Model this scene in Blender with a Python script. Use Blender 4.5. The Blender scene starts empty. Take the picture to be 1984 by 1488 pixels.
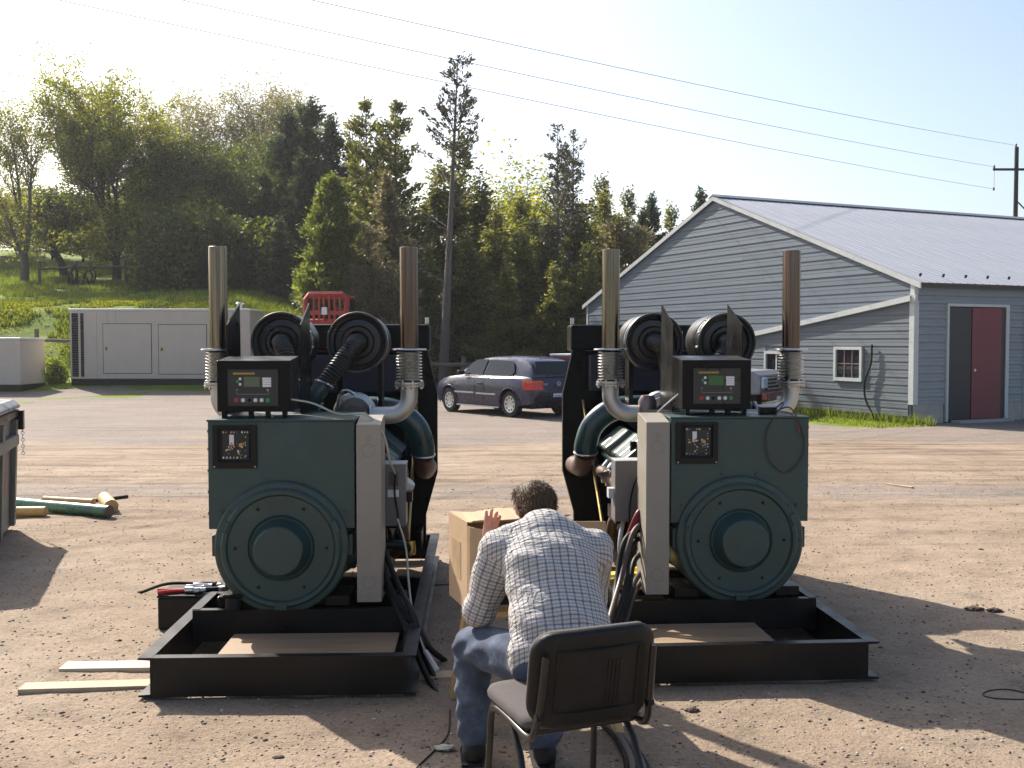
import bpy, math, random
import numpy as np
from mathutils import Vector, Matrix
R = math.radians
random.seed(7); RNG = np.random.default_rng(7)
SC = bpy.context.scene; COL = SC.collection

# ------------------------------------------------------------------ camera, sky, sun, exposure
FPX, CAMH, HOR = 2000.0, 1.75, 665.0
PITCH = math.atan((744 - HOR) / FPX)
cam = bpy.data.cameras.new('camera'); cam_o = bpy.data.objects.new('camera', cam); COL.objects.link(cam_o)
cam.sensor_width = 36; cam.lens = 36 * FPX / 1984; cam.clip_end = 2000; cam.clip_start = .05
cam_o.location = (0, 0, CAMH); cam_o.rotation_euler = (math.pi / 2 - PITCH, 0, 0)
SC.camera = cam_o
SC.render.resolution_x, SC.render.resolution_y = 1024, 768
SUN_EL, SUN_AZ = R(38), R(38)           # azimuth measured from +Y towards -X
w = bpy.data.worlds.new('World'); SC.world = w; w.use_nodes = True
nt = w.node_tree; sky = nt.nodes.new('ShaderNodeTexSky'); sky.sky_type = 'NISHITA'
sky.sun_disc = False; sky.sun_elevation = SUN_EL; sky.sun_rotation = -SUN_AZ
sky.air_density = 1.0; sky.dust_density = 3.0; sky.ozone_density = 1.0; sky.altitude = 150
bg = nt.nodes['Background']; bg.inputs['Strength'].default_value = .11
nt.links.new(sky.outputs['Color'], bg.inputs['Color'])
sl = bpy.data.lights.new('sun', 'SUN'); sl.energy = 5.0; sl.angle = R(.53); sl.color = (1, .94, .85)
so = bpy.data.objects.new('sun', sl); COL.objects.link(so)
sdir = Vector((-math.sin(SUN_AZ) * math.cos(SUN_EL), math.cos(SUN_AZ) * math.cos(SUN_EL), math.sin(SUN_EL)))
so.rotation_euler = sdir.to_track_quat('Z', 'Y').to_euler(); so.location = (-20, 25, 40)
SC.view_settings.view_transform = 'Standard'; SC.view_settings.look = 'None'
SC.view_settings.exposure = .95; SC.view_settings.gamma = 1; SC.view_settings.use_curve_mapping = False

# ------------------------------------------------------------------ helpers
CP, SP = math.cos(PITCH), math.sin(PITCH)
def P(px, py, d):
    """world point that stands at depth d (along Y) in the direction of a picture point"""
    u = (px - 992) / FPX; v = -(py - 744) / FPX
    y = CP + v * SP; z = -SP + v * CP
    return Vector((u * d / y, d, CAMH + z * d / y))
def X(px, d): return P(px, HOR, d).x

def vnoise(x, y, seed=0):
    x = np.asarray(x, float); y = np.asarray(y, float)
    xi = np.floor(x).astype(np.int64); yi = np.floor(y).astype(np.int64); fx = x - xi; fy = y - yi
    fx = fx * fx * (3 - 2 * fx); fy = fy * fy * (3 - 2 * fy)
    def h(a, b):
        n = (a * 374761393 + b * 668265263 + seed * 1442695041) & 0x7fffffff
        n = ((n ^ (n >> 13)) * 1274126177) & 0x7fffffff
        return ((n ^ (n >> 16)) & 0xffff) / 65535.0
    return (h(xi, yi) * (1 - fx) + h(xi + 1, yi) * fx) * (1 - fy) + (h(xi, yi + 1) * (1 - fx) + h(xi + 1, yi + 1) * fx) * fy
def fbm(x, y, o=4, seed=0):
    s = 0; a = .5
    for i in range(o): s = s + a * vnoise(x * 2 ** i, y * 2 ** i, seed + i); a *= .5
    return s

def sm(a, b, t):
    t = np.clip((np.asarray(t, float) - a) / (b - a), 0, 1); return t * t * (3 - 2 * t)
PROF_Y = [0, 30, 34.5, 37, 42, 46, 58, 75, 100, 200, 600]; PROF_Z = [0, 0, .22, .55, 3.0, 3.7, 5.2, 8.4, 10.5, 13, 13]
def terrain(x, y):
    x = np.asarray(x, float); y = np.asarray(y, float)
    base = np.interp(y, PROF_Y, PROF_Z)
    t = (x + .16 * (y - 36))                       # the hill fades out towards the right
    f = 1 - .86 * sm(-11, -1, t)
    z = base * f
    z = z + (fbm(x * .35, y * .35, 3, 5) - .45) * .5 * sm(36, 44, y)
    return z
def tz(x, y): return float(terrain(x, y))

def mesh_np(name, V, F, smooth=False, n=None):
    """fast mesh from numpy arrays, F of shape (m, 3 or 4)"""
    me = bpy.data.meshes.new(name); V = np.asarray(V, np.float32); F = np.asarray(F, np.int32)
    me.vertices.add(len(V)); me.vertices.foreach_set('co', V.ravel())
    k = F.shape[1]; me.loops.add(F.size); me.loops.foreach_set('vertex_index', F.ravel())
    me.polygons.add(len(F)); me.polygons.foreach_set('loop_start', np.arange(0, F.size, k, dtype=np.int32))
    if smooth: me.polygons.foreach_set('use_smooth', np.ones(len(F), bool))
    me.update(calc_edges=True); return me

class MB:
    def __init__(s): s.v = []; s.f = []
    def add(s, vs, fs):
        o = len(s.v); s.v += [tuple(v) for v in vs]; s.f += [tuple(i + o for i in f) for f in fs]; return s
    def box(s, lo, hi, M=None):
        x0, y0, z0 = lo; x1, y1, z1 = hi
        vs = [Vector(p) for p in ((x0,y0,z0),(x1,y0,z0),(x1,y1,z0),(x0,y1,z0),(x0,y0,z1),(x1,y0,z1),(x1,y1,z1),(x0,y1,z1))]
        if M is not None: vs = [M @ p for p in vs]
        return s.add(vs, [(0,3,2,1),(4,5,6,7),(0,1,5,4),(1,2,6,5),(2,3,7,6),(3,0,4,7)])
    def cbox(s, c, size, M=None):
        c = Vector(c); h = Vector(size) / 2
        if M is None: return s.box(c - h, c + h)
        return s.box(-h, h, Matrix.Translation(c) @ M)
    def prism(s, poly, fn, a, b):
        """poly: 2D points (counter-clockwise seen from +extrusion side is not required); fn(u, v, t) -> point"""
        n = len(poly); vs = [fn(u, v, a) for u, v in poly] + [fn(u, v, b) for u, v in poly]
        fs = [tuple(range(n))[::-1], tuple(range(n, 2 * n))] + [(i, (i + 1) % n, n + (i + 1) % n, n + i) for i in range(n)]
        return s.add(vs, fs)
    def tube(s, pts, r, n=10, caps=True):
        pts = [Vector(p) for p in pts]; m = len(pts)
        rs = list(r) if hasattr(r, '__len__') else [r] * m
        ts = []
        for i in range(m):
            t = pts[min(i + 1, m - 1)] - pts[max(i - 1, 0)]
            ts.append(t.normalized() if t.length > 1e-9 else Vector((0, 0, 1)))
        a = Vector((0, 0, 1)) if abs(ts[0].z) < .9 else Vector((1, 0, 0))
        nrm = ts[0].cross(a).normalized(); vs = []
        for i in range(m):
            nrm = (nrm - ts[i] * nrm.dot(ts[i])); nrm = nrm.normalized() if nrm.length > 1e-6 else ts[i].orthogonal().normalized()
            bi = ts[i].cross(nrm)
            for k in range(n):
                an = 2 * math.pi * k / n
                vs.append(pts[i] + (nrm * math.cos(an) + bi * math.sin(an)) * rs[i])
        fs = [(i * n + k, i * n + (k + 1) % n, (i + 1) * n + (k + 1) % n, (i + 1) * n + k) for i in range(m - 1) for k in range(n)]
        if caps: fs += [tuple(range(n))[::-1], tuple((m - 1) * n + k for k in range(n))]
        return s.add(vs, fs)
    def cyl(s, a, b, r, r2=None, n=20): return s.tube([a, b], [r, r if r2 is None else r2], n)
    def lathe(s, prof, o, ax, n=32):
        """prof: list of (radius, distance along ax)"""
        o = Vector(o); ax = Vector(ax).normalized(); u = ax.orthogonal().normalized(); v = ax.cross(u); vs = []; fs = []
        m = len(prof)
        for r, h in prof:
            for k in range(n):
                an = 2 * math.pi * k / n; vs.append(o + ax * h + (u * math.cos(an) + v * math.sin(an)) * max(r, 1e-4))
        for i in range(m - 1):
            for k in range(n): fs.append((i * n + k, i * n + (k + 1) % n, (i + 1) * n + (k + 1) % n, (i + 1) * n + k))
        if prof[0][0] > 1e-3 and False: pass
        return s.add(vs, fs)
    def torus(s, c, ax, R_, r, n=28, k=6):
        c = Vector(c); ax = Vector(ax).normalized(); u = ax.orthogonal().normalized(); v = ax.cross(u)
        pr = [(R_ + r * math.cos(2 * math.pi * i / k), r * math.sin(2 * math.pi * i / k)) for i in range(k + 1)]
        return s.lathe(pr, c, ax, n)
    def build(s, name, mat, parent=None, ang=38, bevel=0, label=None, loc=None, recalc=True):
        me = bpy.data.meshes.new(name); me.from_pydata([tuple(v) for v in s.v], [], s.f)
        if recalc:
            import bmesh
            bm = bmesh.new(); bm.from_mesh(me); bmesh.ops.recalc_face_normals(bm, faces=bm.faces); bm.to_mesh(me); bm.free()
        me.materials.append(mat)
        if ang: me.shade_smooth(); me.set_sharp_from_angle(angle=R(ang))
        return link(name, me, parent, bevel, label, loc)

def link(name, me, parent=None, bevel=0, label=None, loc=None, mat=None):
    o = bpy.data.objects.new(name, me); COL.objects.link(o)
    if mat: me.materials.append(mat)
    if parent: o.parent = parent
    if loc is not None: o.location = loc
    if bevel:
        b = o.modifiers.new('bevel', 'BEVEL'); b.width = bevel; b.segments = 2; b.limit_method = 'ANGLE'; b.angle_limit = R(40)
    if label: o['label'] = label
    return o
def tag(o, label, cat, group=None):
    o['label'] = label; o['category'] = cat
    if group: o['group'] = group
    return o
def thing(name, label, cat, loc=(0, 0, 0), rz=0, group=None):
    o = bpy.data.objects.new(name, None); COL.objects.link(o); o.location = loc; o.rotation_euler = (0, 0, rz)
    o.empty_display_size = .2
    return tag(o, label, cat, group)
def inst(src, name, loc, parent=None, rot=None, scale=None):
    o = src.copy(); o.name = name; COL.objects.link(o); o.location = loc
    if parent is not None: o.parent = parent
    if rot is not None: o.rotation_euler = rot
    if scale is not None: o.scale = scale
    return o
def struct(o): o['kind'] = 'structure'; return o
def stuff(o): o['kind'] = 'stuff'; return o
def spline(pts, k=8):
    pts = [Vector(p) for p in pts]; out = []
    q = [pts[0] * 2 - pts[1]] + pts + [pts[-1] * 2 - pts[-2]]
    for i in range(1, len(q) - 2):
        a, b, c, d = q[i - 1], q[i], q[i + 1], q[i + 2]
        for j in range(k):
            t = j / k
            out.append(.5 * ((2 * b) + (c - a) * t + (2 * a - 5 * b + 4 * c - d) * t * t + (3 * b - a - 3 * c + d) * t ** 3))
    out.append(pts[-1]); return out
def xy(u, v, t): return (u, v, t)
def xz(u, v, t): return (u, t, v)
def yz(u, v, t): return (t, u, v)

# ------------------------------------------------------------------ materials
def N(nt, t, **kw):
    n = nt.nodes.new(t)
    for k, v in kw.items():
        if k in n.inputs: n.inputs[k].default_value = v
        else: setattr(n, k, v)
    return n
def newmat(name):
    m = bpy.data.materials.new(name); m.use_nodes = True
    return m, m.node_tree, m.node_tree.nodes['Principled BSDF']
def ramp(nt, fac, stops):
    r = nt.nodes.new('ShaderNodeValToRGB'); e = r.color_ramp.elements
    while len(e) < len(stops): e.new(.5)
    for i, (p, c) in enumerate(stops): e[i].position = p; e[i].color = (*c, 1) if len(c) == 3 else c
    nt.links.new(fac, r.inputs[0]); return r.outputs[0]
def mixc(nt, fac, a, b):
    m = nt.nodes.new('ShaderNodeMix'); m.data_type = 'RGBA'
    for k, v in ((0, fac), (6, a), (7, b)):
        if hasattr(v, 'links') or hasattr(v, 'is_linked'): nt.links.new(v, m.inputs[k])
        else: m.inputs[k].default_value = (*v, 1) if hasattr(v, '__len__') and len(v) == 3 else v
    return m.outputs[2]
def math_(nt, op, a, b=0.0, clamp=False):
    m = nt.nodes.new('ShaderNodeMath'); m.operation = op; m.use_clamp = clamp
    for k, v in ((0, a), (1, b)):
        if hasattr(v, 'is_linked'): nt.links.new(v, m.inputs[k])
        else: m.inputs[k].default_value = v
    return m.outputs[0]
def mat(name, col, rough=.6, metal=0.0, var=.18, scale=6, bump=.0, bscale=60, stretch=(1, 1, 1), dirt=None, dirt_amt=.0, coat=0, rv=.12, spec=None):
    m, nt, b = newmat(name); L = nt.links
    tc = N(nt, 'ShaderNodeTexCoord'); mp = N(nt, 'ShaderNodeMapping'); mp.inputs['Scale'].default_value = stretch
    L.new(tc.outputs['Object'], mp.inputs[0])
    n1 = N(nt, 'ShaderNodeTexNoise', Scale=scale, Detail=6, Roughness=.6); L.new(mp.outputs[0], n1.inputs['Vector'])
    lo = tuple(c * (1 - var) for c in col); hi = tuple(min(1, c * (1 + var)) for c in col)
    c = ramp(nt, n1.outputs[0], [(.3, lo), (.7, hi)])
    if dirt is not None:
        n3 = N(nt, 'ShaderNodeTexNoise', Scale=scale * .7 + 1.3, Detail=8, Roughness=.7); L.new(tc.outputs['Object'], n3.inputs['Vector'])
        fac = ramp(nt, n3.outputs[0], [(.52, (0, 0, 0)), (.72, (dirt_amt,) * 3)])
        c = mixc(nt, fac, c, dirt)
    L.new(c, b.inputs['Base Color']); b.inputs['Metallic'].default_value = metal
    rr = ramp(nt, n1.outputs[0], [(.3, (max(0, rough - rv),) * 3), (.7, (min(1, rough + rv),) * 3)]); L.new(rr, b.inputs['Roughness'])
    if coat: b.inputs['Coat Weight'].default_value = coat; b.inputs['Coat Roughness'].default_value = .08
    if spec is not None: b.inputs['Specular IOR Level'].default_value = spec
    if bump:
        n2 = N(nt, 'ShaderNodeTexNoise', Scale=bscale, Detail=4); L.new(mp.outputs[0], n2.inputs['Vector'])
        bp = N(nt, 'ShaderNodeBump', Strength=bump, Distance=.01); L.new(n2.outputs[0], bp.inputs['Height']); L.new(bp.outputs[0], b.inputs['Normal'])
    return m
def leafmat(name, stops, trans=.45, rough=.55):
    m, nt, b = newmat(name); L = nt.links
    g = N(nt, 'ShaderNodeNewGeometry'); c = ramp(nt, g.outputs['Random Per Island'], stops)
    L.new(c, b.inputs['Base Color']); b.inputs['Roughness'].default_value = rough
    tr = N(nt, 'ShaderNodeBsdfTranslucent'); hs = N(nt, 'ShaderNodeHueSaturation', Value=1.6, Saturation=1.1); L.new(c, hs.inputs['Color']); L.new(hs.outputs[0], tr.inputs[0])
    mx = N(nt, 'ShaderNodeMixShader'); mx.inputs[0].default_value = trans
    L.new(b.outputs[0], mx.inputs[1]); L.new(tr.outputs[0], mx.inputs[2]); L.new(mx.outputs[0], nt.nodes['Material Output'].inputs[0])
    return m
def glassmat(name, col=(.02, .025, .03), rough=.04):
    m, nt, b = newmat(name); b.inputs['Base Color'].default_value = (*col, 1); b.inputs['Roughness'].default_value = rough
    b.inputs['Specular IOR Level'].default_value = .7; return m

M = {}
M['teal'] = mat('teal_paint', (.022, .052, .047), .42, 0, .12, 5, .12, 260, dirt=(.11, .10, .085), dirt_amt=.22)
M['teal_gloss'] = mat('teal_paint_gloss', (.014, .046, .047), .3, 0, .15, 5, .05, 90, coat=.25, dirt=(.1, .09, .08), dirt_amt=.15)
M['black'] = mat('black_paint', (.006, .006, .006), .36, 0, .25, 9, .04, 120, dirt=(.02, .017, .013), dirt_amt=.12, spec=.15)
M['black_steel'] = mat('black_primer_steel', (.0055, .0045, .004), .38, 0, .3, 5, .08, 150, dirt=(.028, .02, .015), dirt_amt=.3, spec=.3)
M['black_rubber'] = mat('black_rubber', (.011, .0105, .010), .55, 0, .2, 12, .05, 80, dirt=(.05, .042, .035), dirt_amt=.2, spec=.25)
M['black_plastic'] = mat('black_plastic', (.006, .006, .006), .38, 0, .15, 12, spec=.25)
M['beige'] = mat('beige_paint', (.27, .24, .195), .5, 0, .05, 7, .06, 220, dirt=(.25, .2, .15), dirt_amt=.12)
M['grey_box'] = mat('grey_enamel', (.14, .135, .13), .42, 0, .08, 6, .03, 200, dirt=(.16, .13, .1), dirt_amt=.2)
M['light_grey'] = mat('light_grey_paint', (.5, .5, .49), .42, 0, .08, 8)
M['cleaner'] = mat('air_cleaner_black', (.016, .0155, .015), .34, 0, .25, 9, .05, 120, dirt=(.07, .06, .05), dirt_amt=.35)
M['steel'] = mat('galvanised_steel', (.55, .54, .53), .32, 1, .15, 14)
M['alu'] = mat('aluminised_steel', (.50, .49, .47), .48, .85, .14, 7, .05, 120, dirt=(.3, .27, .23), dirt_amt=.3)
M['bronze'] = mat('heat_tinted_steel_sheen_streaks', (.19, .155, .115), .24, 1, .7, 6, .0, 90, stretch=(11, 11, .12))  # heat tint, plus vertical reflection streaks put into the colour
M['bronze_red'] = mat('heat_tinted_steel_red_sheen_streaks', (.15, .105, .085), .24, 1, .7, 6, .0, 90, stretch=(11, 11, .12))  # redder tint with the same painted reflection streaks
M['bellows'] = mat('bellows_steel', (.66, .64, .60), .3, 1, .12, 10)
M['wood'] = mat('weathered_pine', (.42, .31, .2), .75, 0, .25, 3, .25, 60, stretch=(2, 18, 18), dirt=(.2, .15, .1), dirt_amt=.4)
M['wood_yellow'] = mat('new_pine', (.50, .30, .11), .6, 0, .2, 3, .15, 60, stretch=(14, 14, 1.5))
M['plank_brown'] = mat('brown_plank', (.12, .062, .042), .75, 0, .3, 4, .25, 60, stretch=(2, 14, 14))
M['rubber_brown'] = mat('brown_silicone_hose', (.085, .042, .03), .5, 0, .15, 8)
M['white_paint'] = mat('white_trim_paint', (.47, .485, .475), .5, 0, .08, 5, .05, 60, dirt=(.3, .28, .25), dirt_amt=.3)
M['red'] = mat('red_paint', (.36, .03, .022), .42, 0, .2, 4, .05, 80, dirt=(.12, .05, .04), dirt_amt=.35)
M['navy'] = mat('navy_fan_shroud', (.007, .009, .026), .45, 0, .2, 6)
M['dark'] = mat('dark_void', (.006, .006, .006), .9, 0, .1, 6)
M['brass'] = mat('brass', (.5, .36, .13), .35, 1, .2, 20)
M['yellow'] = mat('yellow_plastic', (.75, .52, .01), .4, 0, .1, 6, .3, 40)
M['orange'] = mat('orange_part', (.6, .25, .03), .4, 0, .1, 6)
M['blue'] = mat('blue_part', (.05, .12, .4), .4, 0, .1, 6)
M['white'] = mat('white_plastic', (.7, .7, .68), .45, 0, .05, 6)
M['green_btn'] = mat('green_button', (.02, .3, .08), .35, 0, .05, 6)
M['red_btn'] = mat('red_button', (.5, .02, .02), .35, 0, .05, 6)
M['cream_wire'] = mat('cream_wire', (.45, .42, .33), .5, 0, .1, 10)
M['red_wire'] = mat('dark_red_wire', (.2, .02, .025), .5, 0, .1, 10)
M['brown_wire'] = mat('brown_wire', (.06, .035, .026), .5, 0, .1, 10)
# ------------------------------------------------------------------ ground
BARN_C = P(1768, 822, 22.3); BARN_C.z = 0; BARN_A = R(25)
def barn_local(x, y):
    dx, dy = x - BARN_C.x, y - BARN_C.y; c, s = math.cos(BARN_A), math.sin(BARN_A)
    return dx * c + dy * s, -dx * s + dy * c
def build_ground():
    xs = np.concatenate([-np.geomspace(420, 42, 26), np.arange(-40, -7, .6), np.arange(-7, 7, .07), np.arange(7, 40, .6), np.geomspace(42, 420, 26)])
    ys = np.concatenate([np.linspace(-60, 1.6, 20), np.arange(2, 12, .07), np.arange(12, 34, .28), np.arange(34, 62, .45), np.arange(62, 100, 1.5), np.geomspace(102, 700, 24)])
    gx, gy = np.meshgrid(xs, ys); z = terrain(gx, gy)
    near = (1 - sm(9, 24, gy)) * (1 - sm(5, 9, np.abs(gx))) * sm(0, 2, gy)
    z = z + near * ((fbm(gx * 2.2, gy * 2.2, 4, 11) - .47) * .03 + (vnoise(gx * 9, gy * 9, 3) - .5) * .006)
    z = z + (fbm(gx * .5, gy * 3.2, 3, 21) - .45) * .035 * sm(8, 11, gy) * (1 - sm(19, 24, gy)) * (1 - sm(8, 12, np.abs(gx)))
    V = np.stack([gx, gy, z], -1).reshape(-1, 3); nx, ny = len(xs), len(ys)
    i = np.arange(nx * ny).reshape(ny, nx)
    F = np.stack([i[:-1, :-1], i[:-1, 1:], i[1:, 1:], i[1:, :-1]], -1).reshape(-1, 4)
    me = mesh_np('ground', V, F, True)
    X_, Y_ = V[:, 0], V[:, 1]
    n = fbm(X_ * .5, Y_ * .5, 4, 2)
    lx, ly = barn_local(X_, Y_)
    gr = sm(34.2, 36.0, Y_ + (n - .45) * 3 - .05 * np.clip(X_, -20, 20))
    gr = np.maximum(gr, sm(-2.3, -1.5, lx) * (1 - sm(.1, .3, lx)) * sm(-.9, .2, ly) * (1 - sm(16, 20, ly)))
    gr = np.maximum(gr, .75 * sm(.52, .62, n) * sm(28.5, 30, Y_) * (X_ < -7))
    gv = sm(16.5, 21, Y_ + (n - .45) * 5) * (1 - gr)
    gv = np.maximum(gv, .6 * sm(11.2, 12.0, Y_ + (n - .45)) * (1 - sm(12.4, 13.4, Y_)))
    for nm, a in (('grass', gr), ('gravel', gv)):
        at = me.attributes.new(nm, 'FLOAT', 'POINT'); at.data.foreach_set('value', a.astype(np.float32))
    o = link('ground', me); struct(o); o['label'] = 'packed brown dirt yard with gravel and a grassy rise behind'
    m, nt, b = newmat('yard_ground'); L = nt.links
    tc = N(nt, 'ShaderNodeTexCoord'); ob = tc.outputs['Object']
    def noise(sc, d=6, r=.6, st=None):
        n_ = N(nt, 'ShaderNodeTexNoise', Scale=sc, Detail=d, Roughness=r)
        if st:
            mp = N(nt, 'ShaderNodeMapping'); mp.inputs['Scale'].default_value = st; L.new(ob, mp.inputs[0]); L.new(mp.outputs[0], n_.inputs['Vector'])
        else: L.new(ob, n_.inputs['Vector'])
        return n_.outputs[0]
    big = noise(.45, 5); mid = noise(3.2, 7, .65); fine = noise(38, 5, .7); streak = noise(1, 6, .65, (.22, 2.6, 1)); speck = noise(85, 2, .5)
    dirt = ramp(nt, big, [(.3, (.23, .17, .119)), (.5, (.282, .214, .154)), (.7, (.332, .26, .194))])
    d2 = ramp(nt, mid, [(.25, (.42, .41, .40)), (.42, (.85, .85, .85)), (.55, (1, 1, 1)), (.75, (1.15, 1.13, 1.1))])
    mul = nt.nodes.new('ShaderNodeMix'); mul.data_type = 'RGBA'; mul.blend_type = 'MULTIPLY'; mul.inputs[0].default_value = .75
    L.new(dirt, mul.inputs[6]); L.new(d2, mul.inputs[7]); dirt = mul.outputs[2]
    # tyre streaks further out
    sp = N(nt, 'ShaderNodeSeparateXYZ'); L.new(ob, sp.inputs[0])
    far = math_(nt, 'MULTIPLY', math_(nt, 'SUBTRACT', sp.outputs[1], 7.5), .25, True)
    st = ramp(nt, streak, [(.35, (.6, .58, .58)), (.5, (1, 1, 1)), (.65, (1.12, 1.1, 1.09))])
    m2 = nt.nodes.new('ShaderNodeMix'); m2.data_type = 'RGBA'; m2.blend_type = 'MULTIPLY'
    L.new(far, m2.inputs[0]); L.new(dirt, m2.inputs[6]); L.new(st, m2.inputs[7]); dirt = m2.outputs[2]
    fn = ramp(nt, fine, [(.3, (.62, .6, .58)), (.5, (1, 1, 1)), (.72, (1.22, 1.2, 1.18))])
    m3 = nt.nodes.new('ShaderNodeMix'); m3.data_type = 'RGBA'; m3.blend_type = 'MULTIPLY'; m3.inputs[0].default_value = .8
    L.new(dirt, m3.inputs[6]); L.new(fn, m3.inputs[7]); dirt = m3.outputs[2]
    gravel = ramp(nt, noise(16, 6, .8), [(.3, (.12, .10, .09)), (.5, (.20, .175, .16)), (.68, (.30, .265, .245))])
    grass = ramp(nt, noise(1.4, 8, .75), [(.3, (.08, .12, .014)), (.5, (.14, .195, .02)), (.7, (.21, .25, .032))])
    ga = N(nt, 'ShaderNodeAttribute', attribute_name='grass'); va = N(nt, 'ShaderNodeAttribute', attribute_name='gravel')
    brk = noise(5.5, 8, .75)
    def thr(a, lo=.35, hi=.62):
        s_ = math_(nt, 'ADD', a, math_(nt, 'MULTIPLY', math_(nt, 'SUBTRACT', brk, .5), 1.1))
        return ramp(nt, s_, [(lo, (0, 0, 0)), (hi, (1, 1, 1))])
    c = mixc(nt, math_(nt, 'MULTIPLY', thr(va.outputs['Fac']), .6), dirt, gravel)
    soil = ramp(nt, mid, [(.4, (.09, .065, .045)), (.6, (.14, .1, .07))])
    c = mixc(nt, thr(ga.outputs['Fac']), c, grass)
    # earth showing through on the bank
    bare = ramp(nt, noise(.8, 6, .7), [(.58, (0, 0, 0)), (.66, (1, 1, 1))])
    c = mixc(nt, math_(nt, 'MULTIPLY', math_(nt, 'MULTIPLY', bare, thr(ga.outputs['Fac'])), .55), c, soil)
    L.new(c, b.inputs['Base Color']); b.inputs['Roughness'].default_value = .95; b.inputs['Specular IOR Level'].default_value = .15
    h = math_(nt, 'ADD', math_(nt, 'MULTIPLY', fine, .35), math_(nt, 'ADD', math_(nt, 'MULTIPLY', mid, 1.4), math_(nt, 'MULTIPLY', speck, .25)))
    h = math_(nt, 'ADD', h, math_(nt, 'MULTIPLY', math_(nt, 'MULTIPLY', streak, far), 2.5))
    bp = N(nt, 'ShaderNodeBump', Strength=.75, Distance=.03); L.new(h, bp.inputs['Height']); L.new(bp.outputs[0], b.inputs['Normal'])
    me.materials.append(m)
    return o, V
build_ground()
def ground_near(x, y):
    """height of the dirt with its relief, for small things that lie on it"""
    x = np.asarray(x, float); y = np.asarray(y, float)
    near = (1 - sm(9, 24, y)) * (1 - sm(5, 9, np.abs(x))) * sm(0, 2, y)
    return terrain(x, y) + near * ((fbm(x * 2.2, y * 2.2, 4, 11) - .47) * .03 + (vnoise(x * 9, y * 9, 3) - .5) * .006) \
        + (fbm(x * .5, y * 3.2, 3, 21) - .45) * .035 * sm(8, 11, y) * (1 - sm(19, 24, y)) * (1 - sm(8, 12, np.abs(x)))
def gz(x, y): return float(ground_near(x, y))

# loose pebbles and clods on the dirt
def build_pebbles(name, n, col, smin, smax, seed, y0=2.8, y1=15, label=''):
    r = np.random.default_rng(seed)
    base = np.array([(1,0,0),(-1,0,0),(0,1,0),(0,-1,0),(0,0,1),(0,0,-1)], float)
    fc = np.array([(0,2,4),(2,1,4),(1,3,4),(3,0,4),(2,0,5),(1,2,5),(3,1,5),(0,3,5)])
    y = y0 + (y1 - y0) * r.random(n) ** 1.7; x = (r.random(n) - .5) * 1.12 * y
    s = smin + (smax - smin) * r.random(n) ** 3.5
    z = ground_near(x, y)
    sc = s[:, None, None] * (0.6 + .8 * r.random((n, 6, 1))) * np.array([1, 1, .6])
    an = r.random(n) * 6.28; c, s_ = np.cos(an)[:, None], np.sin(an)[:, None]
    V = base[None] * sc; vx = V[..., 0] * c - V[..., 1] * s_; vy = V[..., 0] * s_ + V[..., 1] * c
    V = np.stack([vx + x[:, None], vy + y[:, None], V[..., 2] + (z + s * .15)[:, None]], -1)
    F = (fc[None] + (np.arange(n) * 6)[:, None, None]).reshape(-1, 3)
    o = link(name, mesh_np(name, V.reshape(-1, 3), F), mat=col); stuff(o); tag(o, label, 'pebbles')
peb = leafmat('pebble_stone', [(0, (.10, .075, .06)), (.45, (.2, .16, .13)), (.85, (.33, .28, .24)), (1, (.55, .52, .48))], 0, .85)
build_pebbles('pebbles', 34000, peb, .0025, .011, 1, label='small pale and brown pebbles strewn over the dirt')
clod = leafmat('dirt_clod', [(0, (.07, .05, .036)), (1, (.16, .115, .085))], 0, .95)
build_pebbles('dirt_clods', 1100, clod, .002, .016, 2, label='dark crumbs of earth scattered over the dirt')

# grass blades and dandelions
def blades(name, x, y, h, wd, matl, seed, kind=True, label='', cat='grass'):
    r = np.random.default_rng(seed); n = len(x); z = terrain(x, y); an = r.random(n) * 6.28
    hh = h * (.5 + r.random(n)); dx, dy = np.cos(an) * wd, np.sin(an) * wd; lean = (r.random((n, 2)) - .5) * hh[:, None] * .9
    V = np.stack([np.stack([x - dx, y - dy, z - .02], -1), np.stack([x + dx, y + dy, z - .02], -1),
                  np.stack([x + lean[:, 0], y + lean[:, 1], z + hh], -1)], 1).reshape(-1, 3)
    F = np.arange(3 * n).reshape(-1, 3)
    o = link(name, mesh_np(name, V, F), mat=matl); stuff(o); tag(o, label, cat); return o
M['grass'] = leafmat('grass_blades', [(0, (.075, .105, .014)), (.5, (.145, .185, .024)), (1, (.25, .26, .045))], .4)
r = np.random.default_rng(4)
n = 120000; y = 37.6 + 28 * r.random(n) ** 1.2; x = -.56 * y + (.36 * y + 1) * r.random(n); k = fbm(x * .8, y * .8, 3, 9) > .36
blades('meadow_grass', x[k], y[k], .17, .03, M['grass'], 3, label='green meadow grass covering the bank and slope under the trees')
n = 14000; x = -2 + 14 * r.random(n); y = 34 + 9 * r.random(n)
blades('verge_grass', x, y, .26, .03, M['grass'], 5, label='rough grass along the foot of the wooded belt')
n = 9000; lx = -1.55 * r.random(n) ** 1.3; ly = -.6 + 11 * r.random(n); c, s = math.cos(BARN_A), math.sin(BARN_A)
blades('barn_grass', BARN_C.x + lx * c - ly * s, BARN_C.y + lx * s + ly * c, .045 + .16 * (lx > -.2), .012, M['grass'], 6, label='strip of bright grass along the foot of the barn gable')
n = 2400; y = 38 + 5.5 * r.random(n); x = -24 + 15 * r.random(n); k = fbm(x * .6, y * .6, 3, 30) > .42; x, y = x[k], y[k]
M['dandelion'] = mat('dandelion_petals', (.42, .33, .012), 1, 0, .1, spec=0)
z = terrain(x, y) + .17; s_ = .03 + .025 * r.random(len(x))
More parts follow.
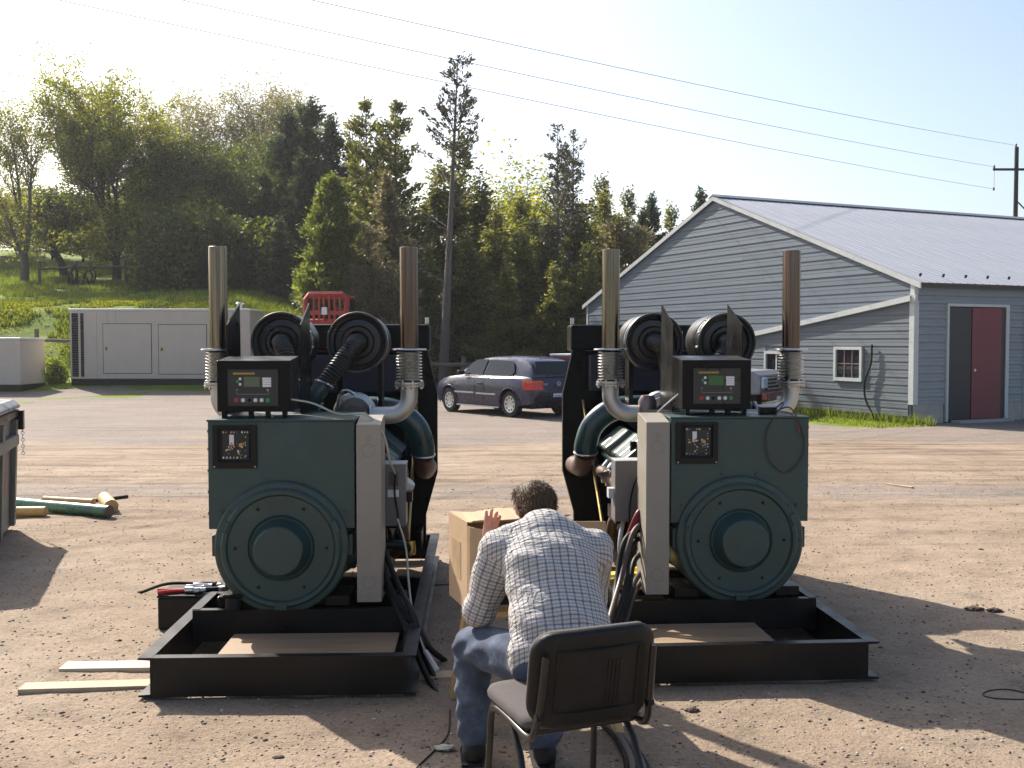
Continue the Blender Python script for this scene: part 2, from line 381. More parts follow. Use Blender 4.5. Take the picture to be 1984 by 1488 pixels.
V = np.stack([np.stack([x - s_, y, z], -1), np.stack([x, y - s_, z + .03], -1), np.stack([x + s_, y, z], -1), np.stack([x, y + s_, z + .05], -1)], 1).reshape(-1, 3)
o = link('dandelions', mesh_np('dandelions', V, np.arange(len(V)).reshape(-1, 4)), mat=M['dandelion']); stuff(o); tag(o, 'yellow dandelions flowering on the grassy bank', 'flowers')

# ------------------------------------------------------------------ trees
def rand_quads(C, size, r, aspect=1.6, D=None):
    n = len(C); a = r.normal(size=(n, 3)) if D is None else D + r.normal(size=(n, 3)) * .45; a /= np.linalg.norm(a, axis=1)[:, None]
    b = np.cross(a, r.normal(size=(n, 3))); b /= np.linalg.norm(b, axis=1)[:, None]
    s = (size * (.55 + .9 * r.random(n)))[:, None]; a = a * s * aspect * .5; b = b * s * .5
    V = np.stack([C - a, C - b * .9 + a * .1, C + a, C + b * .9 + a * .1], 1).reshape(-1, 3)
    return V, np.arange(4 * n).reshape(-1, 4)
def seg_tubes(segs, n=5):
    V, F = [], []
    for p0, p1, r0, r1 in segs:
        t = (p1 - p0).normalized(); u = t.orthogonal().normalized(); v = t.cross(u); o = len(V)
        for p, rr in ((p0, r0), (p1, r1)):
            for k in range(n):
                an = 6.2832 * k / n; V.append(p + (u * math.cos(an) + v * math.sin(an)) * rr)
        F += [(o + k, o + (k + 1) % n, o + n + (k + 1) % n, o + n + k) for k in range(n)]
    return np.array([tuple(v) for v in V]), np.array(F)
def decid(H, fork, stems, spread, tr, nleaf, lsize, seed, levels=3, lean=0, dens=1.0, clump=.35, low=10):
    rd = random.Random(seed); r = np.random.default_rng(seed); segs = []; anchors = []
    def branch(p, d, L, rad, lev):
        k = 5; q = p.copy(); dd = d.copy()
        for i in range(k):
            dd = (dd + Vector((rd.gauss(0, .10), rd.gauss(0, .10), rd.gauss(.05, .06)))).normalized()
            q2 = q + dd * (L / k); r0 = rad * (1 - .75 * i / k); r1 = rad * (1 - .75 * (i + 1) / k)
            segs.append((q, q2, max(r0, .008), max(r1, .006)))
            if lev >= 2 or (lev == 1 and i >= 2): anchors.append((q2, .7 if lev == 1 else 1))
            if lev < levels and i >= (1 if lev else 2) - (1 if lev > 0 else 0):
                for _ in range(2 if lev < 2 else 1):
                    ax = Vector((rd.gauss(0, 1), rd.gauss(0, 1), rd.gauss(0, .5))); ax = (ax - dd * ax.dot(dd)).normalized()
                    nd = (dd * .72 + ax * .75 * (1 if lev else .7)).normalized()
                    branch(q2, nd, L * rd.uniform(.34, .55), r1 * .6, lev + 1)
            q = q2
    top = Vector((lean, 0, fork)); mid = Vector((lean * .4 + .05, .03, fork * .5))
    segs.append((Vector((0, 0, -.4)), mid, tr * 1.25, tr)); segs.append((mid, top, tr, tr * .85))
    for i in range(stems):
        an = 6.283 * i / stems + rd.uniform(-.4, .4); t = rd.uniform(.35, 1) * spread if i else .1
        d = Vector((math.cos(an) * t, math.sin(an) * t, 1)).normalized()
        branch(top - Vector((0, 0, rd.uniform(0, .3) * fork)), d, (H - fork) * rd.uniform(.78, .98), tr * .55, 0)
    for i in range(low):
        an = rd.uniform(0, 6.283); z_ = fork * .8 + (H - fork) * .38 * rd.random(); o_ = rd.uniform(.1, .45) * (z_ - fork * .8)
        branch(Vector((lean + math.cos(an) * o_, math.sin(an) * o_, z_)), Vector((math.cos(an), math.sin(an), rd.uniform(.1, .6))).normalized(), (H - fork) * rd.uniform(.28, .42), tr * .22, 1)
    A = np.array([tuple(a[0]) for a in anchors]); wts = np.array([a[1] for a in anchors])
    wts = wts * (r.random(len(wts)) < dens) * (.15 + r.random(len(wts)) ** 1.5); wts = wts / wts.sum()
    hi = A[:, 2].max(); A[:, 2] *= 1; sc = H / hi
    idx = r.choice(len(A), nleaf, p=wts); C = A[idx] + r.normal(size=(nleaf, 3)) * clump * np.array([1, 1, .75])
    V, F = rand_quads(C, lsize, r); tv, tf = seg_tubes(segs)
    V[:, 2] *= sc; tv[:, 2] *= sc
    return (mesh_np('trunk', tv, tf, True), mesh_np('crown', V, F))
def conifer(H, Rb, z0, nb, nleaf, lsize, seed, shape=1.0, up=.25, tr=.16, lean=0, sparse=False, dead=0, aspect=2.2, tops=1, bend=0):
    rd = random.Random(seed); r = np.random.default_rng(seed); segs = []; anc = []; an_w = []; adir = []
    def cx(z): return lean * z / H + bend * math.sin(z / H * 3.1)
    k = 12
    for i in range(k):
        a, b = H * i / k, H * (i + 1) / k
        segs.append((Vector((cx(a), 0, a - (.4 if i == 0 else 0))), Vector((cx(b), 0, b)), tr * (1 - .93 * i / k), tr * (1 - .93 * (i + 1) / k)))
    for i in range(nb):
        t = rd.random() ** (1.0 if sparse else 1.2); z = z0 + (H - z0) * t
        if dead and z < dead and rd.random() > .35: continue
        an = rd.uniform(0, 6.283); L = Rb * (1 - t) ** shape * rd.uniform(.4, 1.2) * ((.45 + 1.1 * float(vnoise(z * 1.1 + seed, an * .9, seed))) if not dead else 1) + .04
        d = Vector((math.cos(an), math.sin(an), up + rd.gauss(0, .12) + (.25 * t))); p = Vector((cx(z), 0, z)); m = 4
        for j in range(m):
            d = (d + Vector((rd.gauss(0, .08), rd.gauss(0, .08), rd.gauss(.04 if sparse else -.02, .05)))).normalized()
            q = p + d * (L / m); segs.append((p, q, max(.004, .03 * (1 - j / m) * min(1, L / 2 + .3)), .006))
            for f in (0, .33, .66):
                anc.append(tuple(p.lerp(q, f))); adir.append(tuple(d)); an_w.append((.4 + j) * (.15 if (dead and z < dead) else 1) * max(L, .05) ** (1.0 if sparse else 1.3))
            p = q
    A = np.array(anc); wt = np.array(an_w); wt /= wt.sum()
    idx = r.choice(len(A), nleaf, p=wt); cl = .085 if sparse else .15
    C = A[idx] + r.normal(size=(nleaf, 3)) * cl * np.array([1, 1, .8]) * (1.0 if sparse else 1.0)
    V, F = rand_quads(C, lsize, r, aspect, np.array(adir)[idx]); tv, tf = seg_tubes(segs)
    return (mesh_np('trunk', tv, tf, True), mesh_np('crown', V, F))
M['bark'] = mat('grey_bark', (.10, .085, .072), .9, 0, .3, 3, .5, 30, stretch=(6, 6, 1))
M['bark_dark'] = mat('dark_bark', (.022, .019, .016), .9, 0, .3, 3, .4, 30, stretch=(6, 6, 1))
M['leaf_maple'] = leafmat('maple_leaves', [(0, (.08, .095, .014)), (.5, (.17, .18, .026)), (1, (.30, .28, .05))], .6)
M['leaf_pale'] = leafmat('pale_spring_leaves', [(0, (.12, .115, .04)), (.6, (.21, .19, .07)), (1, (.27, .22, .1))], .5)
M['leaf_mid'] = leafmat('mid_green_leaves', [(0, (.035, .05, .012)), (.6, (.075, .095, .018)), (1, (.19, .19, .035))], .5)
M['leaf_dark'] = leafmat('dark_evergreen_foliage', [(0, (.018, .03, .014)), (.7, (.042, .058, .022)), (1, (.10, .11, .035))], .4)
M['leaf_cedar'] = leafmat('cedar_foliage', [(0, (.06, .075, .016)), (.6, (.12, .14, .028)), (1, (.2, .21, .05))], .45)
M['leaf_olive'] = leafmat('olive_cedar_foliage', [(0, (.055, .06, .016)), (.5, (.115, .118, .028)), (.9, (.19, .185, .045)), (1, (.3, .27, .12))], .5)
M['leaf_brown'] = leafmat('brown_twig_foliage', [(0, (.09, .078, .042)), (.6, (.17, .145, .07)), (1, (.25, .215, .10))], .4)
M['leaf_larch'] = leafmat('larch_needles', [(0, (.035, .035, .025)), (1, (.09, .085, .05))], .25)
def plant(name, meshes, px, d, bark, leaf, label, cat='tree', group=None, rz=0, s=1, sx=1, dz=0):
    x = X(px, d); t = thing(name, label, cat, (x, d, tz(x, d) + dz), rz, group); t.scale = (s * sx, s * sx, s)
    for part, me, m in (('trunk', meshes[0], bark), ('crown', meshes[1], leaf)):
        if not me.materials: me.materials.append(m)
        link(part, me, t)
    return t
def top_h(px, py, d, dz=0): p = P(px, py, d); return p.z - tz(p.x, d) - dz
# left slope
mp = decid(top_h(225, 100, 58), 1.9, 9, .36, .34, 46000, .14, 3, clump=.26, dens=.5, low=14)
plant('maple_tree', mp, 228, 58, M['bark_dark'], M['leaf_maple'], 'large yellow-green maple with several upright stems on the slope', rz=.4, sx=.70)
lt = decid(top_h(55, 135, 57), 2.2, 5, .34, .33, 11000, .12, 12, clump=.30, dens=.32, low=14)
plant('apple_tree', lt, 50, 57, M['bark'], M['leaf_maple'], 'open sparse tree with short stout grey trunk beside the bright meadow', rz=.5, sx=.66)
l2 = decid(top_h(135, 330, 60), 2.2, 5, .55, .24, 9000, .13, 15, clump=.3, lean=-.7, dens=.4)
plant('leaning_tree', l2, 130, 60, M['bark_dark'], M['leaf_mid'], 'small tree with dark leaning trunk between the sparse tree and the maple')
l3 = decid(8, .6, 8, .55, .16, 26000, .14, 19, clump=.35, dens=.5)
for i, (px, d, s) in enumerate(((px, d, top_h(px, py, d) / 8) for px, py, d in ((-25, 330, 68), (35, 390, 72), (105, 400, 70), (165, 370, 68), (300, 330, 65), (215, 380, 72)))):
    plant('broadleaf_tree', l3, px, d, M['bark_dark'], M['leaf_maple'], 'yellow-green tree standing further back on the slope around the maple', group='trees behind the slope', rz=i * 1.3, s=s)
# pale trees behind
pt = decid(13.5, 3.2, 6, .40, .16, 20000, .115, 23, clump=.36, dens=.5)
for i, (px, py, d, m) in enumerate(((395, 165, 66, 0), (470, 128, 68, 0), (550, 150, 66, 0))):
    plant('birch_tree', pt, px, d, M['bark'], M['leaf_pale'], 'tall thin pale-leaved tree showing sky through its crown, behind dark trees', group='pale trees behind the dark trees', rz=i * 2.1, s=top_h(px, py, d) / 13.5, sx=.85)
dk = decid(11.5, 1.0, 8, .38, .18, 40000, .145, 31, clump=.32, dens=.5)
for i, (px, py, d) in enumerate(((345, 235, 60), (415, 255, 59), (490, 250, 61), (375, 350, 55), (530, 300, 57), (440, 400, 52), (300, 430, 54))):
    plant('shade_tree', dk, px, d, M['bark_dark'], M['leaf_mid'] , 'dense mid-green tree in the shaded wood between the maple and the dark evergreens', group='trees in the shaded wood', rz=i * 1.7, s=top_h(px, py, d) / 11.5, sx=.78)
ev = conifer(12, 2.7, .4, 230, 30000, .12, 41, .8, .3, .18)
ev2 = conifer(12, 2.6, .3, 230, 30000, .12, 43, .65, .4, .18)
for i, (px, py, d, a) in enumerate(((560, 205, 56, ev2), (605, 186, 57, ev2), (645, 222, 58, ev), (590, 290, 53, ev2), (515, 330, 54, ev2), (685, 260, 58, ev2), (545, 420, 50, ev2), (470, 450, 50, ev), (400, 470, 50, ev2), (630, 320, 53, ev))):
    plant('evergreen_tree', a, px, d, M['bark_dark'], M['leaf_dark'], ('tall dark evergreen at the top of the wood, left of the slender spruces' if py < 300 else 'lower dark evergreen in the deep shade behind the long beige enclosure'), group='dark evergreens', rz=i * 1.1, s=top_h(px, py, d) / 12)
cd = conifer(top_h(652, 345, 39), 2.1, .1, 520, 60000, .085, 51, .72, .5, .16)
plant('cedar_tree', cd, 645, 39, M['bark'], M['leaf_cedar'], 'bright olive-green conical cedar at the edge of the wood')
# slender spruces
sp1 = conifer(10.5, 1.7, 2.5, 190, 7500, .085, 61, .55, .3, .15, sparse=True, lean=.0)
for i, (px, py, d, a) in enumerate(((712, 195, 45, .9), (768, 195, 44, 1.0), (738, 240, 47, .9))):
    plant('spruce_tree', sp1, px, d, M['bark'], M['leaf_olive'], 'slender grey-green spruce with thin top, between the dark evergreens and the tall larch', group='slender spruces', rz=i * 2, s=top_h(px, py, d) / 10.5)
sl2 = conifer(top_h(752, 330, 41), 1.7, 1.2, 380, 16000, .08, 63, .8, .12, .12, sparse=True, lean=-.6)
plant('dying_spruce', sl2, 778, 40.5, M['bark'], M['leaf_brown'], 'half-bare brown spruce with leaning trunk left of the tall larch')
# the tall larch
Hl = top_h(885, 118, 36.5)
la = conifer(Hl, 2.5, 1.2, 85, 2000, .07, 71, .42, .45, .2, lean=.55, sparse=True, dead=Hl * .66)
plant('larch_tree', la, 858, 36.5, M['bark'], M['leaf_larch'], 'tall leaning larch with bare grey trunk and thin open top')
# middle mass
ol = conifer(8, 2.3, .2, 190, 24000, .09, 81, .85, .15, .11)
ol2 = conifer(8, 2.5, .2, 190, 24000, .09, 83, 1.0, .05, .11)
for i, (px, py, d, a) in enumerate(((890, 258, 47, ol), (845, 330, 46, ol2), (930, 330, 45, ol2), (800, 400, 43, ol), (960, 400, 42, ol), (1010, 430, 41, ol2), (905, 440, 40.5, ol2), (1060, 420, 42, ol),
        (1120, 400, 43, ol2), (1170, 370, 45, ol), (740, 400, 42.5, ol), (830, 470, 39.5, ol), (1010, 380, 47, ol), (1140, 470, 40, ol), (980, 500, 38.5, ol2), (1075, 510, 38.5, ol))):
    plant('cedar_shrub_tree', a, px, d, M['bark'], M['leaf_olive'], ('tall olive cedar right behind the bare trunk of the tall larch' if i == 0 else 'olive cedar in the thicket between the half-bare spruce and the tall larch' if px < 860 else 'olive cedar in the thicket between the tall larch and the thin dark larches' if px < 1035 else 'olive cedar in the thicket between the thin dark larches and the barn gable'), group='olive cedars in the thicket', rz=i * 1.9, s=top_h(px, py, d) / 8)
br = conifer(6, 2.0, .1, 340, 17000, .06, 91, .55, .3, .08, aspect=3)
for i, (px, py, d) in enumerate(((715, 440, 38.5), (690, 520, 37.5), (760, 510, 37.8), (1200, 430, 44), (1235, 440, 44))):
    plant('brown_thicket_tree', br, px, d, M['bark'], M['leaf_brown'], ('brown twiggy bush-like tree between the bright cedar and the tall larch' if px < 900 else 'brown twiggy bush-like tree close behind the barn eave'), group='brown twiggy trees', rz=i * 1.4, s=top_h(px, py, d) / 6)
yl = decid(9, 2, 6, .5, .15, 22000, .11, 95, clump=.4)
plant('willow_tree', yl, 1010, 56, M['bark'], M['leaf_maple'], 'yellow-green treetop behind the cedars, right of the larch', s=top_h(1005, 285, 56) / 9)
tw = conifer(10, 1.5, 1.0, 150, 4600, .07, 97, .45, .3, .13, sparse=True)
for i, (px, py, d) in enumerate(((1080, 245, 42), (1110, 258, 43), (1094, 300, 44))):
    plant('twin_larch', tw, px, d, M['bark'], M['leaf_larch'], 'thin dark larch, one of the group rising above the olive cedars', group='larches above the cedars', rz=i * 2.2, s=top_h(px, py, d) / 10)
for i, (px, py, d) in enumerate(((1215, 365, 58), (1262, 372, 60), (1300, 395, 60), (1355, 362, 62), (1165, 340, 56), (1245, 400, 55))):
    plant('far_spruce', ev if i % 2 else ol, px, d, M['bark'], M['leaf_dark'], 'dark spruce top showing behind the ridge of the barn', group='spruces behind the barn', rz=i * 1.5, s=top_h(px, py, d) / (12 if i % 2 else 8), sx=.8)
# undergrowth that closes the wood
r = np.random.default_rng(77); n = 110000
px_ = 250 + 950 * r.random(n); d_ = 40.5 + 14 * r.random(n) + np.where(px_ < 600, 9.5, 0); x = (px_ - 992) / FPX * d_; zz = r.random(n) ** 1.4 * 3.4 * (.55 + .9 * vnoise(x * .6, d_ * .6, 8))
V, F = rand_quads(np.stack([x, d_, terrain(x, d_) + zz], -1), .14, r)
o = link('undergrowth', mesh_np('undergrowth', V, F), mat=M['leaf_mid']); stuff(o); tag(o, 'dark undergrowth filling the wood between the trunks', 'undergrowth')
# shrub by the bank
sh = conifer(.75, .36, .02, 140, 2200, .06, 99, .4, .6, .02)
p = P(105, 735, 35.4); plant('bush', sh, 107, 35.6, M['bark'], M['grass'], 'small round green bush between the two beige enclosures', 'bush')

# ------------------------------------------------------------------ fences
def fence(label, pts, hts, rails, extra=None):
    t = thing('rail_fence', label, 'fence', (*pts[0], tz(*pts[0])))
    o3 = Vector((*pts[0], tz(*pts[0])))
    for (x, y), h in zip(pts, hts):
        b = Vector((x, y, tz(x, y))) - o3; m = MB().cyl(b - Vector((0, 0, .3)), b + Vector((.03, 0, h)), .085, .075, 9); m.build('post', M['bark'], t)
    for i in range(len(pts) - 1):
        a = Vector((*pts[i], tz(*pts[i]))) - o3; b = Vector((*pts[i + 1], tz(*pts[i + 1]))) - o3
        for rz_ in rails:
            m = MB().tube([a + Vector((0, -.06, rz_)), (a + b) / 2 + Vector((0, -.06, rz_ - .03)), b + Vector((0, -.06, rz_))], [.055, .065, .06], 8); m.build('rail', M['bark'], t)
    return t
fence('weathered grey rail fence running behind the beige enclosures', [(X(px, 37.2), 37.2) for px in (-60, 70, 190, 330)], [1.5, 1.62, 1.5, 1.5], (1.22,))
fence('old broken rail fence under the trees on the slope', [(X(px, 54 + i * .2), 54 + i * .2) for i, px in enumerate((78, 150, 245, 330))], [1.4, 1.3, 1.4, 1.3], (1.0,))
fence('grey log fence with square post behind the parked blue car', [(X(px, 33), 33) for px in (760, 830, 897, 985)], [1.15, 1.15, 1.32, 1.0], (1.05,))
# upturned roots by the fence
p = P(150, 545, 53.8); m = MB(); rd = random.Random(3)
for i in range(9):
    a = Vector((rd.uniform(-.5, .7), rd.uniform(-.2, .2), 0)); m.tube(spline([a, a + Vector((rd.uniform(-.4, .4), 0, .7)), a + Vector((rd.uniform(-1, 1), 0, rd.uniform(.7, 1.5)))], 4), [.07 - .006 * k for k in range(9)], 5)
o = m.build('dead_branches', M['bark_dark']); o.location = (p.x, p.y, tz(p.x, p.y) - .05); tag(o, 'tangle of dead branches by the old fence on the slope', 'branches')
# ------------------------------------------------------------------ barn
def build_barn():
    t = thing('barn', 'long grey-blue sided barn with pale metal roof and red door', 'barn', BARN_C, BARN_A)
    W, LEN, EZ, RZ, Z0 = 14.4, 28.0, 3.08, 5.76, .0
    sid = mat('grey_blue_siding_shade_tone', (.088, .116, .145), .6, 0, .1, 2.2, .05, 40, stretch=(1, .4, 6), dirt=(.07, .09, .105), dirt_amt=.35)  # gable boards darkened in colour to stand in for shade on this wall
    sid3 = mat('grey_gable_siding_shade_tone', (.098, .115, .132), .6, 0, .1, 2.2, .05, 40, stretch=(1, .4, 6), dirt=(.075, .082, .086), dirt_amt=.35)  # darker copy of the pale siding, gable shade put into its colour
    sid2 = mat('pale_grey_siding', (.215, .235, .25), .55, 0, .1, 2.2, .05, 40, stretch=(1, .4, 6), dirt=(.16, .165, .165), dirt_amt=.35)
    trim = M['white_paint']; conc = mat('concrete', (.32, .30, .27), .9, 0, .2, 3, .3, 30)
    roofm = mat('pale_metal_roof', (.36, .365, .395), .55, .1, .12, 1.5, .02, 40, stretch=(3, .4, 1), dirt=(.31, .30, .315), dirt_amt=.3)
    slope = (RZ - EZ) / (W / 2)
    core = MB().prism([(0, -.1), (W, -.1), (W, EZ), (W / 2, RZ), (0, EZ)], yz, .03, LEN).build('wall_core', M['dark'], t, 0)
    core.hide_render = False
    # gable wall in lapped boards
    g = MB().box((.0, 0.0, -.1), (.03, W, .18)).build('gable_wall', conc, t, 0)
    def board(y0a, y1a, y0b, y1b, z0, z1, off, m, par, seed):
        jit = random.Random(seed).uniform(-.003, .003)
        bk_ = .03 if not off else -.03; q = .52
        pr = [(-.022 - off - jit, 0), (-.013 - off, q - .04), (-.016 - off, q), (-.006 - off, 1), (bk_, 1), (bk_, 0)]
        n_ = len(pr); vs = [(x, y0a + (y0b - y0a) * f, z0 + (z1 - z0) * f) for x, f in pr] + [(x, y1a + (y1b - y1a) * f, z0 + (z1 - z0) * f) for x, f in pr]
        MB().add(vs, [tuple(range(n_)), tuple(range(n_, 2 * n_))[::-1]] + [(i, n_ + i, n_ + (i + 1) % n_, (i + 1) % n_) for i in range(n_)]).build('siding_board', m, par, 0)
    H = .21
    k = 0; z = .18
    while z < RZ - .1:
        z1 = min(z + H, RZ - .02)
        e = lambda q: max(0, (q - EZ) / slope)
        y0a, y0b = e(z), e(z1)
        # each course is two lengths of board with the joint shifted
        cut = W * (.35 + .3 * ((k * 7) % 5) / 5)
        if y0b < cut - .3 and W - y0b > cut + .3:
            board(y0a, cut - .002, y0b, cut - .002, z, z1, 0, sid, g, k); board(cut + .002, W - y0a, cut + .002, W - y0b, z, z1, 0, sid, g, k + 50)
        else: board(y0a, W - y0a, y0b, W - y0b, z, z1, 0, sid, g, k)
        z = z1; k += 1
    # lower skin under the raking flashing
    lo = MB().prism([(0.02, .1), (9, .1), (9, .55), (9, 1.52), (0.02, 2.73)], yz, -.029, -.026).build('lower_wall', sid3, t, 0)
    rake = lambda y: 2.74 - .1376 * y
    z = .16; k = 0
    wins = [(1.44, 2.35, .87, 1.67), (3.99, 4.90, .80, 1.55)]
    while z < 2.7:
        z1 = min(z + .17, 2.73); e = lambda q: min(9, max(.05, (2.72 - q) / .1376))
        cuts = [(0.09, e(z), e(z1))]
        segs = []
        ya = .09
        for (wa, wb, wz0, wz1) in wins:
            if z1 > wz0 and z < wz1: segs.append((ya, wa, wa)); ya = wb
        segs.append((ya, max(ya + .02, e(z)), max(ya + .01, e(z1))))
        for a, b0, b1 in segs:
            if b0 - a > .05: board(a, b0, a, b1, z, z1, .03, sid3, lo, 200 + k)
        z = z1; k += 1
    MB().prism([(0, 2.66), (9.1, 1.41), (9.1, 1.53), (0, 2.78)], yz, -.13, -.027).build('raking_flashing', trim, t, 0)
    # windows on the gable
    gl = glassmat('window_glass', (.02, .022, .025)); 
    for i, (a, b, c, d) in enumerate(wins):
        f = MB()
        for lo_, hi_ in (((a, c), (a + .07, d)), ((b - .07, c), (b, d)), ((a + .07, d - .07), (b - .07, d)), ((a + .07, c), (b - .07, c + .08))):
            f.box((-.1, lo_[0], lo_[1]), (-.028, hi_[0], hi_[1]))
        wn = f.build('window', trim, t, 0)
        nv = 3 if i == 0 else 2; nh = 2 if i == 0 else 1
        for u in range(nv):
            for v in range(nh):
                y0 = a + .08 + (b - a - .16) * u / nv; y1 = a + .08 + (b - a - .16) * (u + 1) / nv; z0 = c + .09 + (d - c - .17) * v / nh; z1 = c + .09 + (d - c - .17) * (v + 1) / nh
                MB().box((-.055, y0 + .012, z0 + .012), (-.045, y1 - .012, z1 - .012)).build('pane', gl, wn, 0)
        m = MB()
        th = .011 if i == 0 else .025
        for u in range(1, nv): yy = a + .08 + (b - a - .16) * u / nv; m.box((-.07, yy - th, c + .08), (-.05, yy + th, d - .07))
        for v in range(1, nh): zz = c + .09 + (d - c - .17) * v / nh; m.box((-.068, a + .07, zz - th), (-.052, b - .07, zz + th))
        m.build('muntin', trim if i else mat('brown_muntin', (.2, .13, .1), .6), wn, 0)
        MB().box((-.043, a + .06, c + .06), (-.03, b - .06, d - .06)).build('window_backing', mat('window_dark', (.05, .03, .027) if i == 0 else (.008, .008, .01), .6), wn, 0)
    # black hose hanging down the wall
    MB().tube(spline([(-.1, 1.12, 1.72), (-.11, 1.13, 1.3), (-.12, 1.3, .9), (-.12, 1.28, .5), (-.13, 1.02, .12), (-.14, .95, 0)], 6), .022, 8).build('hanging_hose', M['black_rubber'], t)
    # front long wall
    DX0, DX1, DZ = .99, 2.76, 2.56
    fw = MB().box((0, -.02, -.1), (DX0 - .1, .03, .42)).box((DX1 + .1, -.02, -.1), (LEN, .03, .42)).build('front_wall', conc, t, 0)
    def fboard(x0, x1, z0, z1, k_):
        j = random.Random(k_).uniform(-.003, .003)
        pr = [(-.034 + j, 0), (-.020, .48), (-.027, .52), (-.006, 1), (.03, 1), (.03, 0)]; n_ = 6
        vs = [(x0, y, z0 + (z1 - z0) * f) for y, f in pr] + [(x1, y, z0 + (z1 - z0) * f) for y, f in pr]
        MB().add(vs, [tuple(range(n_)), tuple(range(n_, 2 * n_))[::-1]] + [(i, n_ + i, n_ + (i + 1) % n_, (i + 1) % n_) for i in range(n_)]).build('siding_board', sid2, fw, 0)
    z = .42; k = 0
    D2 = 3.44
    while z < EZ - .15:
        z1 = min(z + .17, EZ - .12)
        if z < DZ + .05 < z1 + .06: z1 = DZ + .061
        if z < DZ + .05:
            fboard(.09, DX0 - .061, z, z1, k); fboard(DX1 + .1, D2 - .061, z, z1, k + 99); fboard(D2 + 2.9, LEN, z, z1, k + 199)
        else:
            fboard(.09, 4.2, z, z1, k); fboard(4.205, 14, z, z1, k + 99); fboard(14.005, LEN, z, z1, k + 199)
        z = z1; k += 1
    # doors with left opening's shade painted on dark sheets and a red right leaf
    for j, (a, b) in enumerate(((DX0, DX1), (D2, D2 + 2.8))):
        fr = MB().box((a - .06, -.06, .02), (a, .03, DZ)).box((b, -.06, .02), (b + .1, .03, DZ)).box((a - .06, -.06, DZ), (b + .1, .03, DZ + .06)).build('door_frame', trim, t, 0)
        MB().box((a, .01, .02), (b, .02, DZ)).build('dark_opening', M['dark'], t, 0)
        mid = a + (b - a) * .40
        if j == 0:
            dm = mat('maroon_door', (.16, .028, .036), .5, 0, .18, 2, .08, 30, stretch=(5, 5, .5)); dk = mat('dark_door_and_interior_shade', (.012, .014, .022), .4, 0, .2, 3)
            MB().box((a + .02, -.03, .06), (mid - .008, .0, DZ - .02)).build('doorway_panel', dk, t, 0, label='dark blue-black sheet painted as the shade of the open doorway')
            dl = MB().box((mid + .008, -.045, .06), (b - .14, -.0, DZ - .02)).build('doorway_panel', dm, t, 0, label='red door leaf')
            MB().cyl((mid + .1, -.06, 1.15), (mid + .1, -.045, 1.15), .03).build('door_handle', M['steel'], dl)
            MB().box((b - .135, -.035, .06), (b, -.0, DZ - .02)).build('doorway_panel', dk, t, 0)
        else: MB().box((a + .02, -.03, .06), (b - .02, .0, DZ - .02)).build('doorway_panel', dk, t, 0)
    MB().box((DX0 + .05, -.35, -.05), (DX1 - .05, -.08, .055)).build('door_step', conc, t, 0, bevel=.02)
    # trims
    MB().box((-.05, -.05, .42), (.088, .088, 2.66)).box((-.03, -.03, 2.8), (.088, .088, EZ - .02)).build('corner_board', trim, t, 0)
    MB().box((-.03, W - .06, .1), (.05, W + .03, EZ)).build('corner_board', trim, t, 0)
    MB().box((-.1, -.12, 2.64), (-.02, .04, 2.80)).build('gutter_end', trim, t, 0)
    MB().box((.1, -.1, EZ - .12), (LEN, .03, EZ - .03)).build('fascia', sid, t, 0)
    # roof sheets
    OV = .22; rf = thing_part = MB().prism([(-OV, EZ - slope * OV + .01), (W / 2, RZ + .01), (W + OV, EZ - slope * OV + .01), (W + OV, EZ - slope * OV + .05), (W / 2, RZ + .05), (-OV, EZ - slope * OV + .05)], yz, -.05, LEN).build('roof', mat('roof_deck', (.12, .1, .08), .8), t, 0)
    ang = math.atan(slope); SL = (W / 2 + OV) / math.cos(ang) + .04
    pr = [(0, 0)] + [q for i in range(4) for q in ((i * .225, .012), (i * .225 + .03, .012), (i * .225 + .045, .004), (i * .225 + .213, .004))] + [(.899, .012), (.899, 0)]
    me = None
    n = int((LEN + .2) / .9)
    for i in range(n):
        for side in (0, 1):
            if me is None:
                o = MB().prism(pr, lambda u, v, s_: (u, s_, v), 0, SL).build('roof_panel', roofm, rf, 0); me = o.data
            else: o = link('roof_panel', me, rf)
            y0 = -OV - .03 if side == 0 else W + OV + .03; z0 = EZ - slope * (OV + .03) + .055 + random.uniform(0, .004)
            if side == 0: o.location = (-.07 + i * .9, y0, z0); o.rotation_euler = (ang, 0, 0)
            else: o.location = (.83 + i * .9, y0, z0); o.rotation_euler = (ang, 0, math.pi)
    MB().prism([(W / 2 - .22, RZ + .02), (W / 2, RZ + .12), (W / 2 + .22, RZ + .02), (W / 2, RZ + .08)], yz, -.08, LEN).build('ridge_cap', mat('ridge_cap', (.2, .21, .24), .5, .3), rf, 0)
    sgm = None
    for i in range(38):
        if sgm is None:
            o = MB().box((-.02, -.015, 0), (.02, .015, .03)).box((-.03, -.01, .03), (.03, .01, .07)).build('snow_guard', M['black_steel'], rf, 0); sgm = o.data
        else: o = link('snow_guard', sgm, rf)
        o.location = (.15 + i * .68, .0, EZ + .115); o.rotation_euler = (ang, 0, 0)
    # barge boards along the gable edge
    for s_ in (0, 1):
        f = (lambda y: y) if s_ == 0 else (lambda y: W - y)
        MB().prism([(f(-OV - .02), EZ - slope * OV - .08), (f(W / 2), RZ - .06), (f(W / 2), RZ + .045), (f(-OV - .02), EZ - slope * OV + .045)], yz, -.085, -.055).build('barge_board', trim, rf, 0)
    MB().cyl((16.3, W / 2, RZ + .05), (16.3, W / 2, RZ + .32), .06).cyl((16.3, W / 2, RZ + .32), (16.3, W / 2, RZ + .42), .14, .03).build('roof_vent', M['black_steel'], rf)
build_barn()

